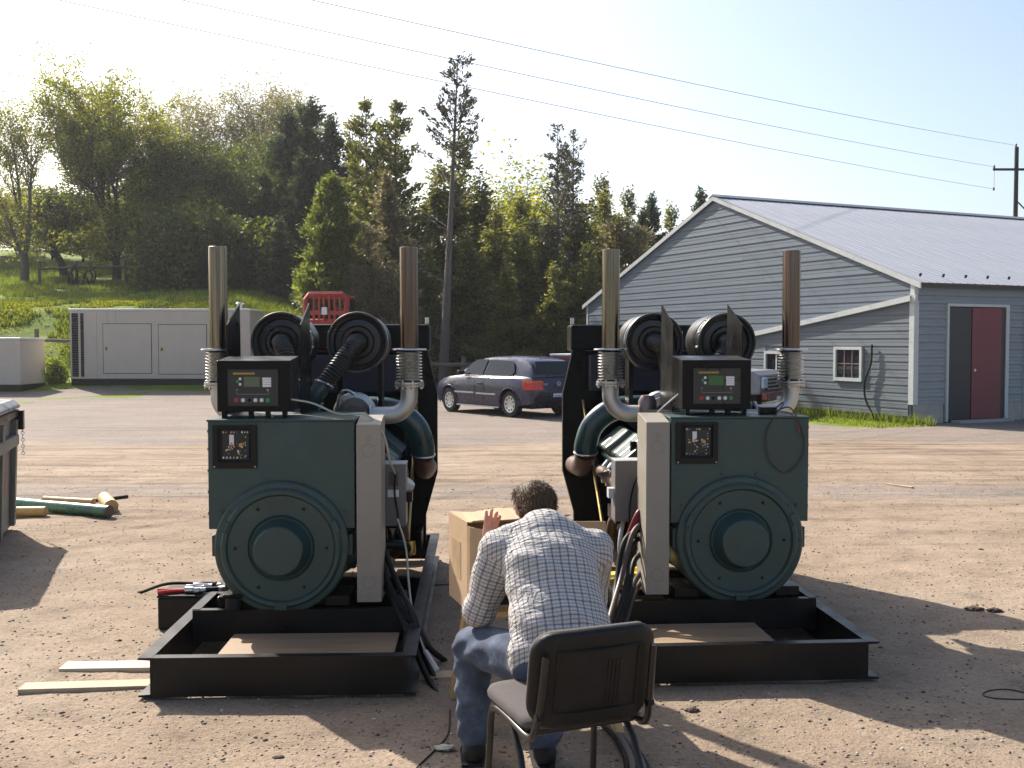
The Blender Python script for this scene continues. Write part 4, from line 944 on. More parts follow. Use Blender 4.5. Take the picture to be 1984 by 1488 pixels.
def generator(label, origin, rz, s, ax, ex, cbx, right):
    """local frame: x across, y away from the camera, z up; s = side (+1/-1) on which the cable trunking stands"""
    t = thing('diesel_generator', label, 'generator', origin, rz)
    inv = (Matrix.Translation(origin) @ Matrix.Rotation(rz, 4, 'Z')).inverted()
    def G(px, py, d): return inv @ P(px, py, d)
    B = M['black_steel']; HW = .61; ZB = .018; ZT = .213; LEN = 3.2
    # --- skid
    for sd in (-1, 1):
        pr = [(0, ZB), (.068, ZB), (.068, ZB + .010), (.010, ZB + .014), (.010, ZT - .014), (.068, ZT - .010), (.068, ZT), (0, ZT)]
        MB().prism([(sd * (HW + u), v) for u, v in pr], xz, -.07, LEN).build('side_rail', B, t, 0)
    for y, up in ((-.07, 1), (1.62, 1), (LEN - .06, -1)):
        MB().prism([(y, ZB), (y + .05, ZB), (y + .05, ZB + .01), (y + .01, ZB + .012), (y + .01, ZT - .012), (y + .055, ZT - .01), (y + .055, ZT - .001), (y, ZT - .001)], yz, -HW + .001, HW - .001).build('cross_member', B, t, 0)
    # raised mounting frame with open top
    FZ = .268; fx0, fx1 = -.60, .56
    if right: fx0, fx1 = -.56, .60
    for y0, sg in ((.62, 1), (1.05, -1)):
        MB().prism([(y0, .09), (y0 + sg * .01, .09), (y0 + sg * .01, FZ - .011), (y0 + sg * .045, FZ - .009), (y0 + sg * .045, FZ), (y0, FZ)], yz, fx0, fx1).build('frame_beam', B, t, 0)
    for x0, sg in ((fx0, 1), (fx1, -1)):
        MB().prism([(x0 - .002 * sg, .09), (x0 + sg * .01, .09), (x0 + sg * .01, FZ - .008), (x0 + sg * .04, FZ - .006), (x0 + sg * .04, FZ + .003), (x0 - .002 * sg, FZ + .003)], xz, .63, 1.04).build('frame_side', B, t, 0)
    for sd in (-1, 1):
        MB().box((ex + sd * .36 - .05, 1.06, .12), (ex + sd * .36 + .05, 3.0, .31)).build('engine_rail', B, t, 0, bevel=.004)
    # feet of the alternator and rubber mounts
    MB().box((ax - .36, .74, FZ - .0), (ax + .36, 1.0, FZ + .045)).build('alternator_foot', B, t, 0, bevel=.004)
    for sd in (-1, 1):
        bx_ = ax + sd * .30
        MB().box((bx_ - .07, .68, FZ + .002), (bx_ + .07, .79, FZ + .06)).build('foot_pad', B, t, 0, bevel=.006)
    if not right:
        mx = ax - .27
        mt = MB().cyl((mx, .66, FZ + .001), (mx, .66, FZ + .062), .05, .048, 24).build('vibration_mount', M['black_rubber'], t)
        MB().box((mx - .055, .61, FZ + .063), (mx + .055, .71, FZ + .088)).build('mount_plate', M['black'], mt, 0, bevel=.006)
        MB().cyl((mx, .66, FZ + .088), (mx, .66, FZ + .108), .024, .02, 6).build('mount_nut', M['brass'], mt)
        MB().cyl((ax - .36, 1.12, .12), (ax - .36, 1.12, .50), .072, None, 26).build('spring_mount', M['black'], t)
        MB().lathe([(0, .515), (.075, .512), (.08, .50), (.075, .48)], (ax - .36, 1.12, 0), (0, 0, 1), 24).build('mount_cap', M['steel'], t)
    # --- alternator
    bw, z0, z1, y0, y1 = .405, .715, 1.327, .65, 1.30
    alt = MB().prism([(ax - bw, z0), (ax + bw, z0), (ax + bw, z1 - .012), (ax - bw, z1 - .012)], xz, y0, y1).build('terminal_box', M['teal'], t, 0, bevel=.004)
    MB().box((ax - bw - .006, y0 - .006, z1 - .0118), (ax + bw + .006, y1 + .004, z1)).build('box_lid', M['teal'], alt, 0, bevel=.003)
    for zz in (.80, .92, 1.04, 1.16, 1.26):
        for sd in (-1, 1):
            MB().cyl((ax + sd * (bw - .001), y0 + .03, zz), (ax + sd * (bw + .009), y0 + .03, zz), .009, None, 6).build('side_screw', M['teal'], alt)
    ac = (ax, 0, .612)
    MB().lathe([(.30, .66), (.372, .67), (.372, 1.34), (.3, 1.35)], ac, (0, 1, 0), 64).build('stator_body', M['teal'], t)
    eb = MB().lathe([(0, .617), (.168, .617), (.176, .625), (.186, .617), (.292, .613), (.303, .600), (.322, .598), (.334, .612), (.336, .622), (.362, .624), (.372, .634), (.374, .668), (.30, .67)], ac, (0, 1, 0), 72).build('end_bracket', M['teal'], t, 24)
    MB().lathe([(0, .518), (.128, .518), (.136, .526), (.145, .56), (.160, .60), (.166, .618)], ac, (0, 1, 0), 56).build('bearing_cover', M['teal'], eb, 30)
    hole = None
    for k in range(6):
        a = R(60 * k + (0 if True else 30)); c = (ax + .252 * math.cos(a), .6125, .612 + .252 * math.sin(a))
        if hole is None: hole = MB().lathe([(0, 0), (.0095, -.0005), (.0105, .002)], (0, 0, 0), (0, 1, 0), 14).build('bolt_hole', M['dark'], eb); hole.location = c
        else: inst(hole, 'bolt_hole', c, eb)
    for k in (22, 158, 270):
        a = R(k); c = Vector((ax + .326 * math.cos(a), .600, .612 + .326 * math.sin(a)))
        MB().cbox(c, (.07, .022, .034), Matrix.Rotation(-(a + math.pi / 2), 4, 'Y')).build('notch_pad', M['teal'], eb, 0, bevel=.004)
    for k in (35, 72, 108, 145, 180, 0):
        a = R(k); c = Vector((ax + .352 * math.cos(a), .626, .612 + .352 * math.sin(a)))
        MB().cyl(c, c - Vector((0, .009, 0)), .011, None, 6).build('bracket_bolt', M['teal'], eb)
    for k in (75, 105, 30, 150):
        a = R(k); c = Vector((ax + .392 * math.cos(a), .65, .612 + .392 * math.sin(a)))
        if c.z > .73: MB().cyl(c, c - Vector((0, .012, 0)), .012, None, 6).build('box_bolt', M['teal'], alt)
    MB().box((ax + .366, .66, .56), (ax + .392, .9, .68)).box((ax - .392, .66, .56), (ax - .366, .9, .68)).build('lifting_lug', M['teal'], t, 0, bevel=.005)
    # voltage regulator window
    wx0, wx1, wz0, wz1 = ax - bw + .028, ax - bw + .272, 1.055, 1.296
    fy = y0 - .002
    fm = MB()
    for a, b in (((wx0, wz0), (wx1, wz0 + .035)), ((wx0, wz1 - .018), (wx1, wz1)), ((wx0, wz0 + .035), (wx0 + .03, wz1 - .018)), ((wx1 - .03, wz0 + .035), (wx1, wz1 - .018))): fm.box((a[0], fy - .010, a[1]), (b[0], fy, b[1]))
    rw = fm.build('regulator_window', M['black_plastic'], t, 0)
    MB().box((wx0 + .01, fy - .0015, wz0 + .01), (wx1 - .01, fy - .0004, wz1 - .01)).build('window_back', M['dark'], rw, 0)
    cb = MB().box((wx0 + .055, fy - .006, wz0 + .05), (wx1 - .045, fy - .002, wz1 - .03)).build('circuit_board', mat('dark_board', (.008, .012, .012), .35), rw, 0)
    rd = random.Random(5 if right else 6); mats = [M['blue'], M['white'], M['black_plastic'], M['steel'], M['orange'], M['green_btn']]; proto = {}
    bw0, bw1, bz0, bz1 = wx0 + .06, wx1 - .05, wz0 + .055, wz1 - .035
    for k in range(46):
        mi = rd.choice([0, 1, 2, 2, 3, 3, 1, 4]); 
        if k < 10: pos = (bw0 + (bw1 - bw0) * k / 9, bz1 - .004)
        elif k < 18: pos = (bw0 + (bw1 - bw0) * (k - 10) / 7, bz0 + .006)
        elif k < 26: pos = (bw1 - .012, bz0 + (bz1 - bz0) * (k - 17) / 10)
        else: pos = (rd.uniform(bw0 + .01, bw1 - .02), rd.uniform(bz0 + .015, bz0 + .09))
        if mi not in proto: o = proto[mi] = MB().cbox((0, 0, 0), (.006, .008, .008)).build('component', mats[mi], cb, 0); o.location = (pos[0], fy - .010, pos[1])
        else: o = inst(proto[mi], 'component', (pos[0], fy - .010, pos[1]), cb)
        q = rd.uniform(.6, 1.3); o.scale = (q, 1, q)
    MB().box((bw0 + .034, fy - .014, bz1 - .075), (bw0 + .058, fy - .006, bz1 - .018)).build('white_relay', M['white'], cb, 0)
    MB().box((bw0 + .04, fy - .0145, bz1 - .073), (bw0 + .052, fy - .0141, bz1 - .06)).build('relay_mark', M['orange'], cb, 0)
    MB().cyl((bw1 - .036, fy - .004, bz1 - .075), (bw1 - .036, fy - .022, bz1 - .075), .011, None, 14).build('capacitor', M['orange'], cb)
    for x in (wx0 + .01, wx1 - .01): MB().cyl((x, fy - .010, wz0 + .01), (x, fy - .013, wz0 + .01), .004, None, 8).build('window_screw', M['steel'], rw)
    # --- cable trunking on the inner side
    tx0 = ax + s * (bw + .012); tx1 = ax + s * (bw + .148); a_, b_ = min(tx0, tx1), max(tx0, tx1)
    tk = MB().prism([(.63, .302), (.90, .302), (.90, 1.335), (.84, 1.335), (.63, 1.298)], yz, a_, b_).build('cable_trunking', M['beige'], t, 0, bevel=.003)
    cxk = (a_ + b_) / 2
    for zz, rr in ((1.155, .036), (1.222, .013), (.415, .036), (.338, .013)):
        MB().torus((cxk, .6295, zz), (0, 1, 0), rr, .0011, 30, 5).build('knockout', mat('knockout_line', (.2, .17, .14), .6), tk)
    # --- control box on top
    c0, c1 = cbx - .205, cbx + .205; cy = .76; cz0, cz1 = 1.362, 1.652
    ctl = MB().prism([(cy, cz0), (cy + .29, cz0), (cy + .29, cz1 + .022), (cy, cz1)], yz, c0, c1).build('control_box', M['black'], t, 0, bevel=.004)
    for x in (c0 + .035, cbx - .02, cbx + .075, c1 - .035): MB().box((x - .012, cy + .01, 1.3275), (x + .012, cy + .05, cz0 - .0005)).build('box_foot', M['black'], t, 0)
    u = .000737; ox = c0 - 165 * u; oz = cz1 + 940 * u
    def face(x0, yy0, x1, yy1, dep, m, nm, par, out=0): return MB().box((ox + x0 * u, cy - out - dep, oz - yy1 * u), (ox + x1 * u, cy - out - .0003, oz - yy0 * u)).build(nm, m, par, 0)
    pn = face(250, 1008, 632, 1288, .008, mat('panel_face', (.02, .02, .021), .35), 'control_panel', ctl)
    lcdm, nt, b = newmat('lcd_screen'); b.inputs['Base Color'].default_value = (.10, .14, .085, 1) if not right else (.035, .13, .035, 1); b.inputs['Roughness'].default_value = .15
    face(372, 1064, 494, 1140, .003, lcdm, 'screen', pn, .008)
    face(515, 1070, 580, 1142, .003, M['white'], 'legend_card', pn, .008)
    for q in range(3): face(518, 1086 + q * 18, 577, 1088 + q * 18, .0006, M['grey_box'], 'legend_line', pn, .0112)
    ym = mat('yellow_lettering', (.5, .32, .03), .5)
    for q in range(11): face(293 + q * 15, 1032, 293 + q * 15 + 11, 1046, .0012, ym, 'brand_letter', pn, .008)
    for cxp, cyp, m in ((345, 1080, 'white'), (325, 1100, 'green_btn'), (345, 1121, 'white')):
        MB().lathe([(0, -.006), (.007, -.006), (.0085, -.001)], (ox + cxp * u, cy - .0082, oz - cyp * u), (0, 1, 0), 14).build('push_button', M[m], pn)
    face(503, 1072, 510, 1080, .002, M['red_btn'], 'indicator', pn, .008)
    for (x0, yy0, x1, yy1) in ((317, 1196, 560, 1199), (317, 1170, 319, 1196), (558, 1170, 560, 1196), (310, 1160, 330, 1166), (545, 1158, 562, 1174)): face(x0, yy0, x1, yy1, .0008, mat('panel_print', (.25, .25, .24), .5), 'panel_line', pn, .008)
    for cxp, m in ((317, 'red_btn'), (366, 'white'), (413, 'black_plastic'), (460, 'white'), (507, 'white'), (554, 'green_btn')):
        face(cxp - 19, 1224, cxp + 19, 1262, .0016, mat('button_surround', (.06, .055, .055), .4), 'button_surround', pn, .008)
        MB().lathe([(0, -.005), (.009, -.005), (.0115, -.001)], (ox + cxp * u, cy - .0098, oz - 1243 * u), (0, 1, 0), 16).build('push_button', M[m], pn)
    # pointed support plates behind the control box
    for x in (c0 - .015 + (.03 if right else 0), c1 + .008 + (.03 if right else 0)):
        MB().prism([(1.07, 1.329), (1.42, 1.329), (1.40, 2.0), (1.07, 1.86)], yz, x - .0035, x + .0035).build('support_plate', M['black'], t, 0)
        MB().box((x - .05, 1.10, 1.3275), (x + .05, 1.40, 1.3287)).build('plate_foot', M['black'], t, 0)
    # --- engine
    tg = M['teal_gloss']
    MB().lathe([(.2, 1.30), (.37, 1.301), (.40, 1.36), (.40, 1.46), (.34, 1.47)], (ex, 0, .66), (0, 1, 0), 40).build('flywheel_housing', M['teal'], t)
    MB().box((ex - .26, 1.45, .40), (ex + .26, 2.65, .95)).build('engine_block', tg, t, 0, bevel=.02)
    MB().prism([(ex - .24, .30), (ex + .24, .30), (ex + .26, .40), (ex - .26, .40)], xz, 1.5, 2.6).build('oil_pan', tg, t, 0, bevel=.01)
    for sd in (-1, 1):
        Rm = Matrix.Rotation(sd * R(40), 4, 'Y')
        bank = MB().box((-.14, 1.46, 0), (.14, 2.62, .26), Matrix.Translation((ex + sd * .20, 0, .80)) @ Rm).build('cylinder_bank', tg, t, 0, bevel=.012)
        vm = None
        for k in range(6):
            if vm is None: o = MB().box((-.115, 0, 0), (.115, .165, .075)).build('valve_cover', M['teal'], bank, 0, bevel=.018); vm = o
            else: o = inst(vm, 'valve_cover', (0, 0, 0), bank)
            o.matrix_basis = Matrix.Translation((ex + sd * .20, 1.475 + k * .19, .80)) @ Rm @ Matrix.Translation((0, 0, .261))
        for k in range(6):
            yy = 1.55 + k * .19
            MB().tube(spline([(ex + sd * .43, yy, .86), (ex + sd * .47, yy, .80), (ex + sd * .46, yy + .02, .70)], 4), .02, 8).build('fuel_line', M['steel'], bank)
        MB().tube([(ex + sd * .47, 1.5, .78), (ex + sd * .47, 2.6, .78)], .05, 12).build('exhaust_manifold', M['rubber_brown'], bank)
    MB().box((ex - .13, 1.5, .95), (ex + .13, 2.55, 1.16)).build('intake_manifold', tg, t, 0, bevel=.03)
    MB().box((ex - .34, 1.55, 1.17), (ex + .36, 1.75, 1.28)).build('air_crossover', tg, t, 0, bevel=.03)
    # turbochargers near the flywheel end
    for sd in (-1, 1):
        c = Vector((ex + sd * .24, 1.52, 1.30))
        tb = MB().lathe([(0, -.11), (.06, -.11), (.1, -.07), (.105, 0), (.075, .05), (.06, .12)], c, (0, 1, 0), 24).build('turbocharger', mat('cast_iron', (.12, .10, .09), .6, .4), t)
        MB().torus(c, (0, 1, 0), .105, .035, 24, 8).build('turbo_scroll', M['alu'], tb)
    for x, z in ((.07, 1.36), (.14, 1.38), (.2, 1.35)):
        MB().cyl((ex + s * x + s * .1, 1.50, 1.25), (ex + s * x + s * .1, 1.50, z + .03), .016, None, 10).build('fuel_fitting', M['brass'], t)
    MB().tube(spline([(ex + s * .12, 1.5, 1.28), (ex + s * .16, 1.48, 1.44), (ex + s * .24, 1.5, 1.42), (ex + s * .26, 1.52, 1.30)], 6), .011, 8).build('oil_line', M['steel'], t)
    # --- charge air pipes
    for sd in (-1, 1):
        pts = spline([(ex + sd * .08, 2.22, 1.25), (ex + sd * .26, 2.22, 1.29), (ex + sd * .45, 2.22, 1.265), (ex + sd * .585, 2.23, 1.16), (ex + sd * .635, 2.25, 1.02), (ex + sd * .635, 2.26, .94)], 7)
        cp = MB().tube(pts, .084, 24).build('charge_air_pipe', tg, t)
        MB().tube([(ex + sd * .637, 2.262, .945), (ex + sd * .64, 2.32, .87), (ex + sd * .64, 2.5, .82), (ex + sd * .64, 2.84, .80)], .075, 18).build('hose_coupling', M['rubber_brown'], cp)
        MB().torus((ex + sd * .636, 2.262, .955), (0, .2, -1), .085, .007, 24, 6).build('hose_clamp', M['steel'], cp)
        MB().torus((ex + sd * .33, 2.22, 1.287), (1, 0, -.05), .085, .010, 24, 6).build('pipe_collar', tg, cp)
    # --- exhaust stacks
    for sd, pm in ((-1, 'bronze'), (1, 'bronze_red')):
        if right: pm = 'bronze' if sd < 0 else 'bronze_red'
        x = ex + sd * .595; y = 1.42
        st = MB().lathe([(.052, 1.715), (.057, 1.715), (.057, 2.35), (.0535, 2.352), (.053, 2.2), (.05, 1.9)], (x, y, 0), (0, 0, 1), 36).build('exhaust_pipe', M[pm], t)
        MB().lathe([(.05, 1.705), (.108, 1.705), (.11, 1.708), (.108, 1.716), (.057, 1.717)], (x, y, 0), (0, 0, 1), 36).build('flange', M['steel'], st)
        MB().lathe(bellow_prof(.058, .026, 1.507, 1.703, 10), (x, y, 0), (0, 0, 1), 36).build('bellows', M['bellows'], st, 60)
        MB().lathe([(.05, 1.475), (.092, 1.475), (.094, 1.487), (.080, 1.489), (.080, 1.492), (.092, 1.493), (.092, 1.505), (.06, 1.506)], (x, y, 0), (0, 0, 1), 32).build('flange', M['alu'], st)
        for k in range(8):
            a = 6.283 * k / 8 + .3; q = Vector((x + .083 * math.cos(a), y + .083 * math.sin(a), 1.462))
            MB().cyl(q, q + Vector((0, 0, .055)), .007, None, 6).build('flange_bolt', M['steel'], st)
        pts = [(x, y, 1.475), (x, y, 1.42)]; Rb = .125
        for k in range(0, 9):
            a = R(90 * k / 8); pts.append((x - sd * (Rb - Rb * math.cos(a)), y, 1.42 - Rb * math.sin(a)))
        pts.append((x - sd * .235, y, 1.295))
        MB().tube(pts, .054, 26).build('exhaust_elbow', M['alu'], st)
        MB().lathe([(.05, 0), (.075, 0), (.078, .008), (.075, .016), (.05, .016)], (x - sd * .232, y, 1.295), (-sd, 0, 0), 26).build('clamp_ring', M['alu'], st)
        MB().cyl((x - sd * .245, y, 1.295), (ex + sd * .24, y + .08, 1.295), .05, None, 20).build('exhaust_outlet', M['rubber_brown'], st)
    # --- air cleaners
    rad_bolt = None
    for sd in (-1, 1):
        x = ex - .018 + sd * .25 + (.03 if right else 0); z = 1.757; y = 1.74
        af = MB().lathe([(.07, .03), (.10, .028), (.112, .045), (.150, .05), (.160, .02), (.178, .012), (.186, .0), (.199, .0), (.202, .012), (.196, .022), (.19, .03), (.19, .16), (.194, .162), (.194, .176), (.19, .178), (.19, .42), (.17, .45), (0, .455)], (x, y, z), (0, 1, 0), 56).build('air_cleaner', M['cleaner'], t, 30)
        MB().lathe([(0, .02), (.07, .02), (.074, .0), (.072, .04)], (x, y, z), (0, 1, 0), 24).build('outlet_ring', M['black_rubber'], af)
        MB().torus((x, y + .10, z), (0, 1, 0), .192, .005, 48, 6).build('band_clamp', M['steel'], af)
        for k in range(4):
            a = R(-40 + 30 * k) if sd < 0 else R(220 - 30 * k); q = Vector((x + .196 * math.cos(a), y + .03 + .02 * (k % 2), z + .196 * math.sin(a)))
            MB().cyl(q - Vector((0, .02, 0)), q + Vector((0, .035, 0)), .010, None, 8).build('clamp_latch', M['steel'], af)
        MB().box((x - .15, y + .15, 1.30), (x - .12, y + .3, z - .12)).build('cleaner_bracket', M['black'], t, 0); MB().box((x + .12, y + .15, 1.30), (x + .15, y + .3, z - .12)).build('cleaner_bracket', M['black'], t, 0)
        # corrugated hose curving down to the teal inlet elbow
        ix = ex - .04 + sd * (.06 if sd > 0 else .10)
        corr = corrugated(MB(), [(x, y + .02, z), (x - .012 * sd, y - .055, z - .012), (x - .05 * sd, y - .12, z - .075), ((x * .45 + ix * .55), y - .17, z - .17), (ix + sd * .02, y - .20, z - .275)], .050, .010, .021, 20).build('intake_hose', M['cleaner'], t, 60)
        MB().torus((ix + sd * .023, y - .198, z - .268), (-.45 * sd, -.2, -1), .060, .007, 26, 6).build('hose_clamp', M['steel'], corr)
        MB().tube(spline([(ix + sd * .03, y - .19, z - .255), (ix - sd * .04, y - .20, z - .36), (ix - sd * .09, y - .17, z - .46), (ix - sd * .10, y - .08, z - .58)], 6), .056, 20).build('inlet_elbow', tg, t)
    # --- radiator
    rx = ex * .8; yr = 2.86
    rad = MB().prism([(-.62, .205), (.62, .205), (.62, .42), (.71, .75), (.71, 1.36), (.635, 1.69), (-.635, 1.69), (-.71, 1.36), (-.71, .75), (-.62, .42)], lambda u_, v_, q: (u_ + rx, q, v_), yr, yr + .06).build('radiator', M['black'], t, 0, bevel=.006)
    MB().box((rx - .60, yr + .061, .3), (rx + .60, yr + .2, 1.66)).build('radiator_core', M['black_steel'], rad, 0)
    MB().box((rx - .655, yr - .05, 1.692), (rx + .655, yr + .2, 1.895)).build('top_tank', M['black'], rad, 0, bevel=.02)
    MB().cyl((rx + .63 * s, yr + .05, 1.9), (rx + .63 * s, yr + .05, 1.95), .016, None, 10).build('lifting_pin', M['steel'], rad)
    MB().cyl((rx, yr + .05, 1.895), (rx, yr + .05, 1.93), .05, None, 18).build('filler_cap', M['steel'], rad)
    MB().lathe([(.47, -.16), (.48, -.16), (.49, 0), (.55, .0)], (rx, yr, .98), (0, 1, 0), 48).build('fan_shroud', M['navy'], t)
    MB().box((rx - .52, yr - .17, 1.38), (rx + .52, yr - .002, 1.66)).build('shroud_panel', M['navy'], t, 0, bevel=.01)
    fan = MB().cyl((rx, yr - .12, .98), (rx, yr - .02, .98), .1).build('fan', M['black'], t)
    for k in range(8):
        MB().cbox((0, 0, .27), (.11, .008, .34), Matrix.Rotation(.5, 4, 'Z')).build('fan_blade', M['black'], fan, 0).matrix_basis = Matrix.Translation((rx, yr - .07, .98)) @ Matrix.Rotation(6.283 * k / 8, 4, 'Y')
    MB().cyl((rx, 2.62, .98), (rx, yr - .1, .98), .05).build('fan_shaft', M['steel'], t)
    for sd in (-1, 1):
        MB().box((rx + sd * .58 - .02, 2.55, .206), (rx + sd * .58 + .02, yr, .34)).build('radiator_stay', M['black'], t, 0)
        MB().cyl((rx + sd * .55, 1.75, .4), (rx + sd * .55, yr, 1.3), .012).build('stay_rod', M['brass'], t)
    # --- junction box, filters, starter wiring on the inner side
    jx0 = ax + s * .505; jx1 = ax + s * .665; a_, b_ = min(jx0, jx1), max(jx0, jx1)
    jb = MB().box((a_, 1.02, .66), (b_, 1.17, 1.03)).build('junction_box', M['grey_box'], t, 0, bevel=.004)
    MB().box((a_ - .002, 1.012, 1.0302), (b_ + .002, 1.175, 1.036)).build('box_lid', M['light_grey'], jb, 0)
    if not right:
        MB().box((a_ + .06, 1.0175, .90), (a_ + .115, 1.0198, .985)).build('name_plate', mat('plate_dark', (.08, .06, .055), .5), jb, 0)
        MB().box((a_ + .052, 1.017, .835), (a_ + .118, 1.0198, .878)).build('white_label', M['white'], jb, 0)
    MB().box((jx1 - (.0 if s > 0 else .035), 1.05, .80), (jx1 + (.035 if s > 0 else 0), 1.12, .86)).build('box_hasp', M['black'] if not right else M['light_grey'], jb, 0)
    MB().box((a_ + .03, 1.17, .62), (b_ - .03, 1.48, .70)).build('box_bracket', M['black'], t, 0)
    if s > 0: f0, f1 = Vector((ex + .42, 1.38, .66)), Vector((ex + .595, 1.34, .90))
    else: f0, f1 = Vector((ex - .40, 1.45, .60)), Vector((ex - .52, 1.42, .72))
    fu = (f1 - f0).normalized(); fl = (f1 - f0).length
    MB().lathe([(0, 0), (.05, 0), (.056, .01), (.056, fl * .82), (.060, fl * .84), (.060, fl * .9), (.052, fl * .97), (.0, fl)], f0, fu, 30).build('oil_filter', M['light_grey'], t)
    MB().cyl(f0 - fu * .12, f0, .03).build('filter_neck', M['black'], t)
    MB().box((ex + s * .40, 1.52, .30), (ex + s * .44, 1.56, 1.1)).build('support_bar', M['black'], t, 0)
    MB().cyl((ex + s * .36, 2.0, .42), (ex + s * .36, 2.45, .42), .075, None, 20).build('starter_motor', M['black'], t)
    MB().tube(spline([(ex + s * .44, 1.7, .62), (ex + s * .52, 1.72, .55), (ex + s * .53, 1.75, .42), (ex + s * .46, 1.8, .33)], 6), .035, 12).build('coolant_hose', M['rubber_brown'], t)
    # --- cables
    def cable(pts, r_, m, nm='power_cable', k=8): return MB().tube(spline(pts, k), r_, 10).build(nm, m, t)
    if not right:
        for pts in ([G(736, 1065, 5.95), G(758, 1150, 5.8), G(790, 1225, 5.55), G(822, 1300, 5.3), G(850, 1348, 5.1), G(874, 1368, 5.0)],
                    [G(737, 1100, 5.95), G(772, 1165, 5.75), G(812, 1215, 5.62), G(832, 1255, 5.5), G(862, 1280, 5.62)],
                    [G(742, 1060, 6.0), G(770, 1130, 5.85), G(800, 1190, 5.6), G(825, 1270, 5.45), G(845, 1320, 5.3), G(862, 1318, 5.35)],
                    [G(742, 1130, 5.9), G(775, 1185, 5.7), G(808, 1220, 5.6), G(828, 1300, 5.4), G(868, 1312, 5.4)]):
            cable(pts, .0165, M['black_rubber'])
        w_ = [(c1 + .0, .8, 1.43), (c1 + .12, .82, 1.405), (ax + .30, .80, 1.345), (ax + .46, .75, 1.345), (ax + .56, .70, 1.24), (ax + .59, .78, 1.08), (ax + .605, .98, .98)]
        cable(w_, .006, M['cream_wire'], 'control_wire')
        cable([(ax + .605, .98, .98), (ax + .60, 1.0, .86), (ax + .62, .99, .72), G(770, 1035, 6.0)], .006, M['black_rubber'], 'control_wire')
        cable([G(770, 1005, 6.05), G(786, 1060, 6.0), G(792, 1130, 5.9), G(800, 1190, 5.65), G(822, 1260, 5.4), G(845, 1302, 5.25)], .0065, M['cream_wire'], 'control_wire')
        v0, v1 = G(824, 1262, 5.39), G(848, 1300, 5.27); MB().cyl(v0, v1, .014, None, 10).build('inline_connector', M['light_grey'], t)
        cable([(ax + .45, .96, .98), (ax + .48, 1.0, 1.02), (ax + .47, 1.1, 1.12)], .012, M['red_wire'], 'starter_cable')
        cable([(ax + .5, 1.3, .5), (ax + .62, 1.35, .48), (ax + .66, 1.4, .44)], .03, M['black_rubber'], 'breather_hose'); MB().lathe([(0, 0), (.03, .01), (.036, .04), (.03, .1)], (ax + .665, 1.4, .4), (0, 0, 1), 16).build('hose_nozzle', M['brass'], t)
    else:
        ex_ = ax - .48
        for j in range(6):
            rr = random.Random(j); q = G(1262, (1012, 1018, 1030, 1062, 1085, 1100)[j], 6.12 + .02 * j)
            m1 = G((1232, 1216, 1226, 1234, 1238, 1241)[j] - 4, (1030, 1045, 1060, 1085, 1120, 1135)[j], 6.0); m2 = G((1202, 1194, 1212, 1218, 1222, 1226)[j], 1125 + 7 * j, 5.85)
            e2 = G(1182 + 4 * j, 1195 + 9 * j, 5.55); e3 = G(1166 + 5 * j, 1262 + 7 * j, 5.3); e4 = G(1152 + 5 * j, 1330 + 8 * j, 5.12)
            cable([q, m1, m2, e2, e3, e4], .0155, M['black_rubber'] if j % 5 else M['brown_wire'])
        for j in range(3): cable([(ex_ - .01, .85 + .03 * j, .70 + .02 * j), (ex_ - .08, .82, .69 + .03 * j), (ex_ - .14, .84, .60)], .014, M['red_wire'], 'starter_cable')
        cable([(ax - .08 + .35, .86, 1.36), (ax + .27, .70, 1.40), (ax + .16, .635, 1.25), (ax + .17, .630, 1.08), (ax + .27, .628, 1.0), (ax + .36, .630, 1.08), (ax + .375, .635, 1.2), (ax + .31, .68, 1.37), (ax + .25, .80, 1.345)], .0045, M['brown_wire'], 'loose_wire')
        cable([(ax + .20, .9, 1.34), (ax + .30, .72, 1.345), (ax + .33, .636, 1.29), (ax + .345, .634, 1.22)], .003, M['red_wire'], 'loose_wire')
        MB().cbox((ax + .22, .84, 1.349), (.10, .06, .042)).build('relay_block', M['black_plastic'], t, 0, bevel=.006)
        MB().cyl((ax - .42, .95, 1.335), (ax - .30, .86, 1.46), .006, None, 8).build('wire_stub', M['steel'], t)
        MB().lathe([(0, .09), (.04, .085), (.058, .05), (.06, .0), (.05, -.04)], (ax - .40, 1.36, 1.33), (0, 0, 1), 24).build('sender_bowl', mat('sender', (.22, .17, .16), .4, .5), t)
        cable([(ax - .50, .76, 1.30), (ax - .52, .70, 1.24), (ax - .525, .72, 1.05), (ax - .56, .95, .9), (ax - .58, 1.0, .68), (ax - .55, .9, .45)], .005, M['black_rubber'], 'control_wire')
        cable([(ax - .60, 1.1, .66), (ax - .63, 1.05, .50), (ax - .60, 1.1, .3)], .014, M['light_grey'], 'conduit')
    return t
GL = Vector((-1.154, 5.08, 0)); GR = Vector((1.215, 5.29, 0))
genL = generator('green generator on black skid with black cables trailing to the ground and tools beside it', GL, R(2.0), 1, -.107, -.04, -.281, False)
genR = generator('green generator on black skid with a wire loop hanging down its alternator face', GR, R(4.0), -1, .15, .115, .04, True)
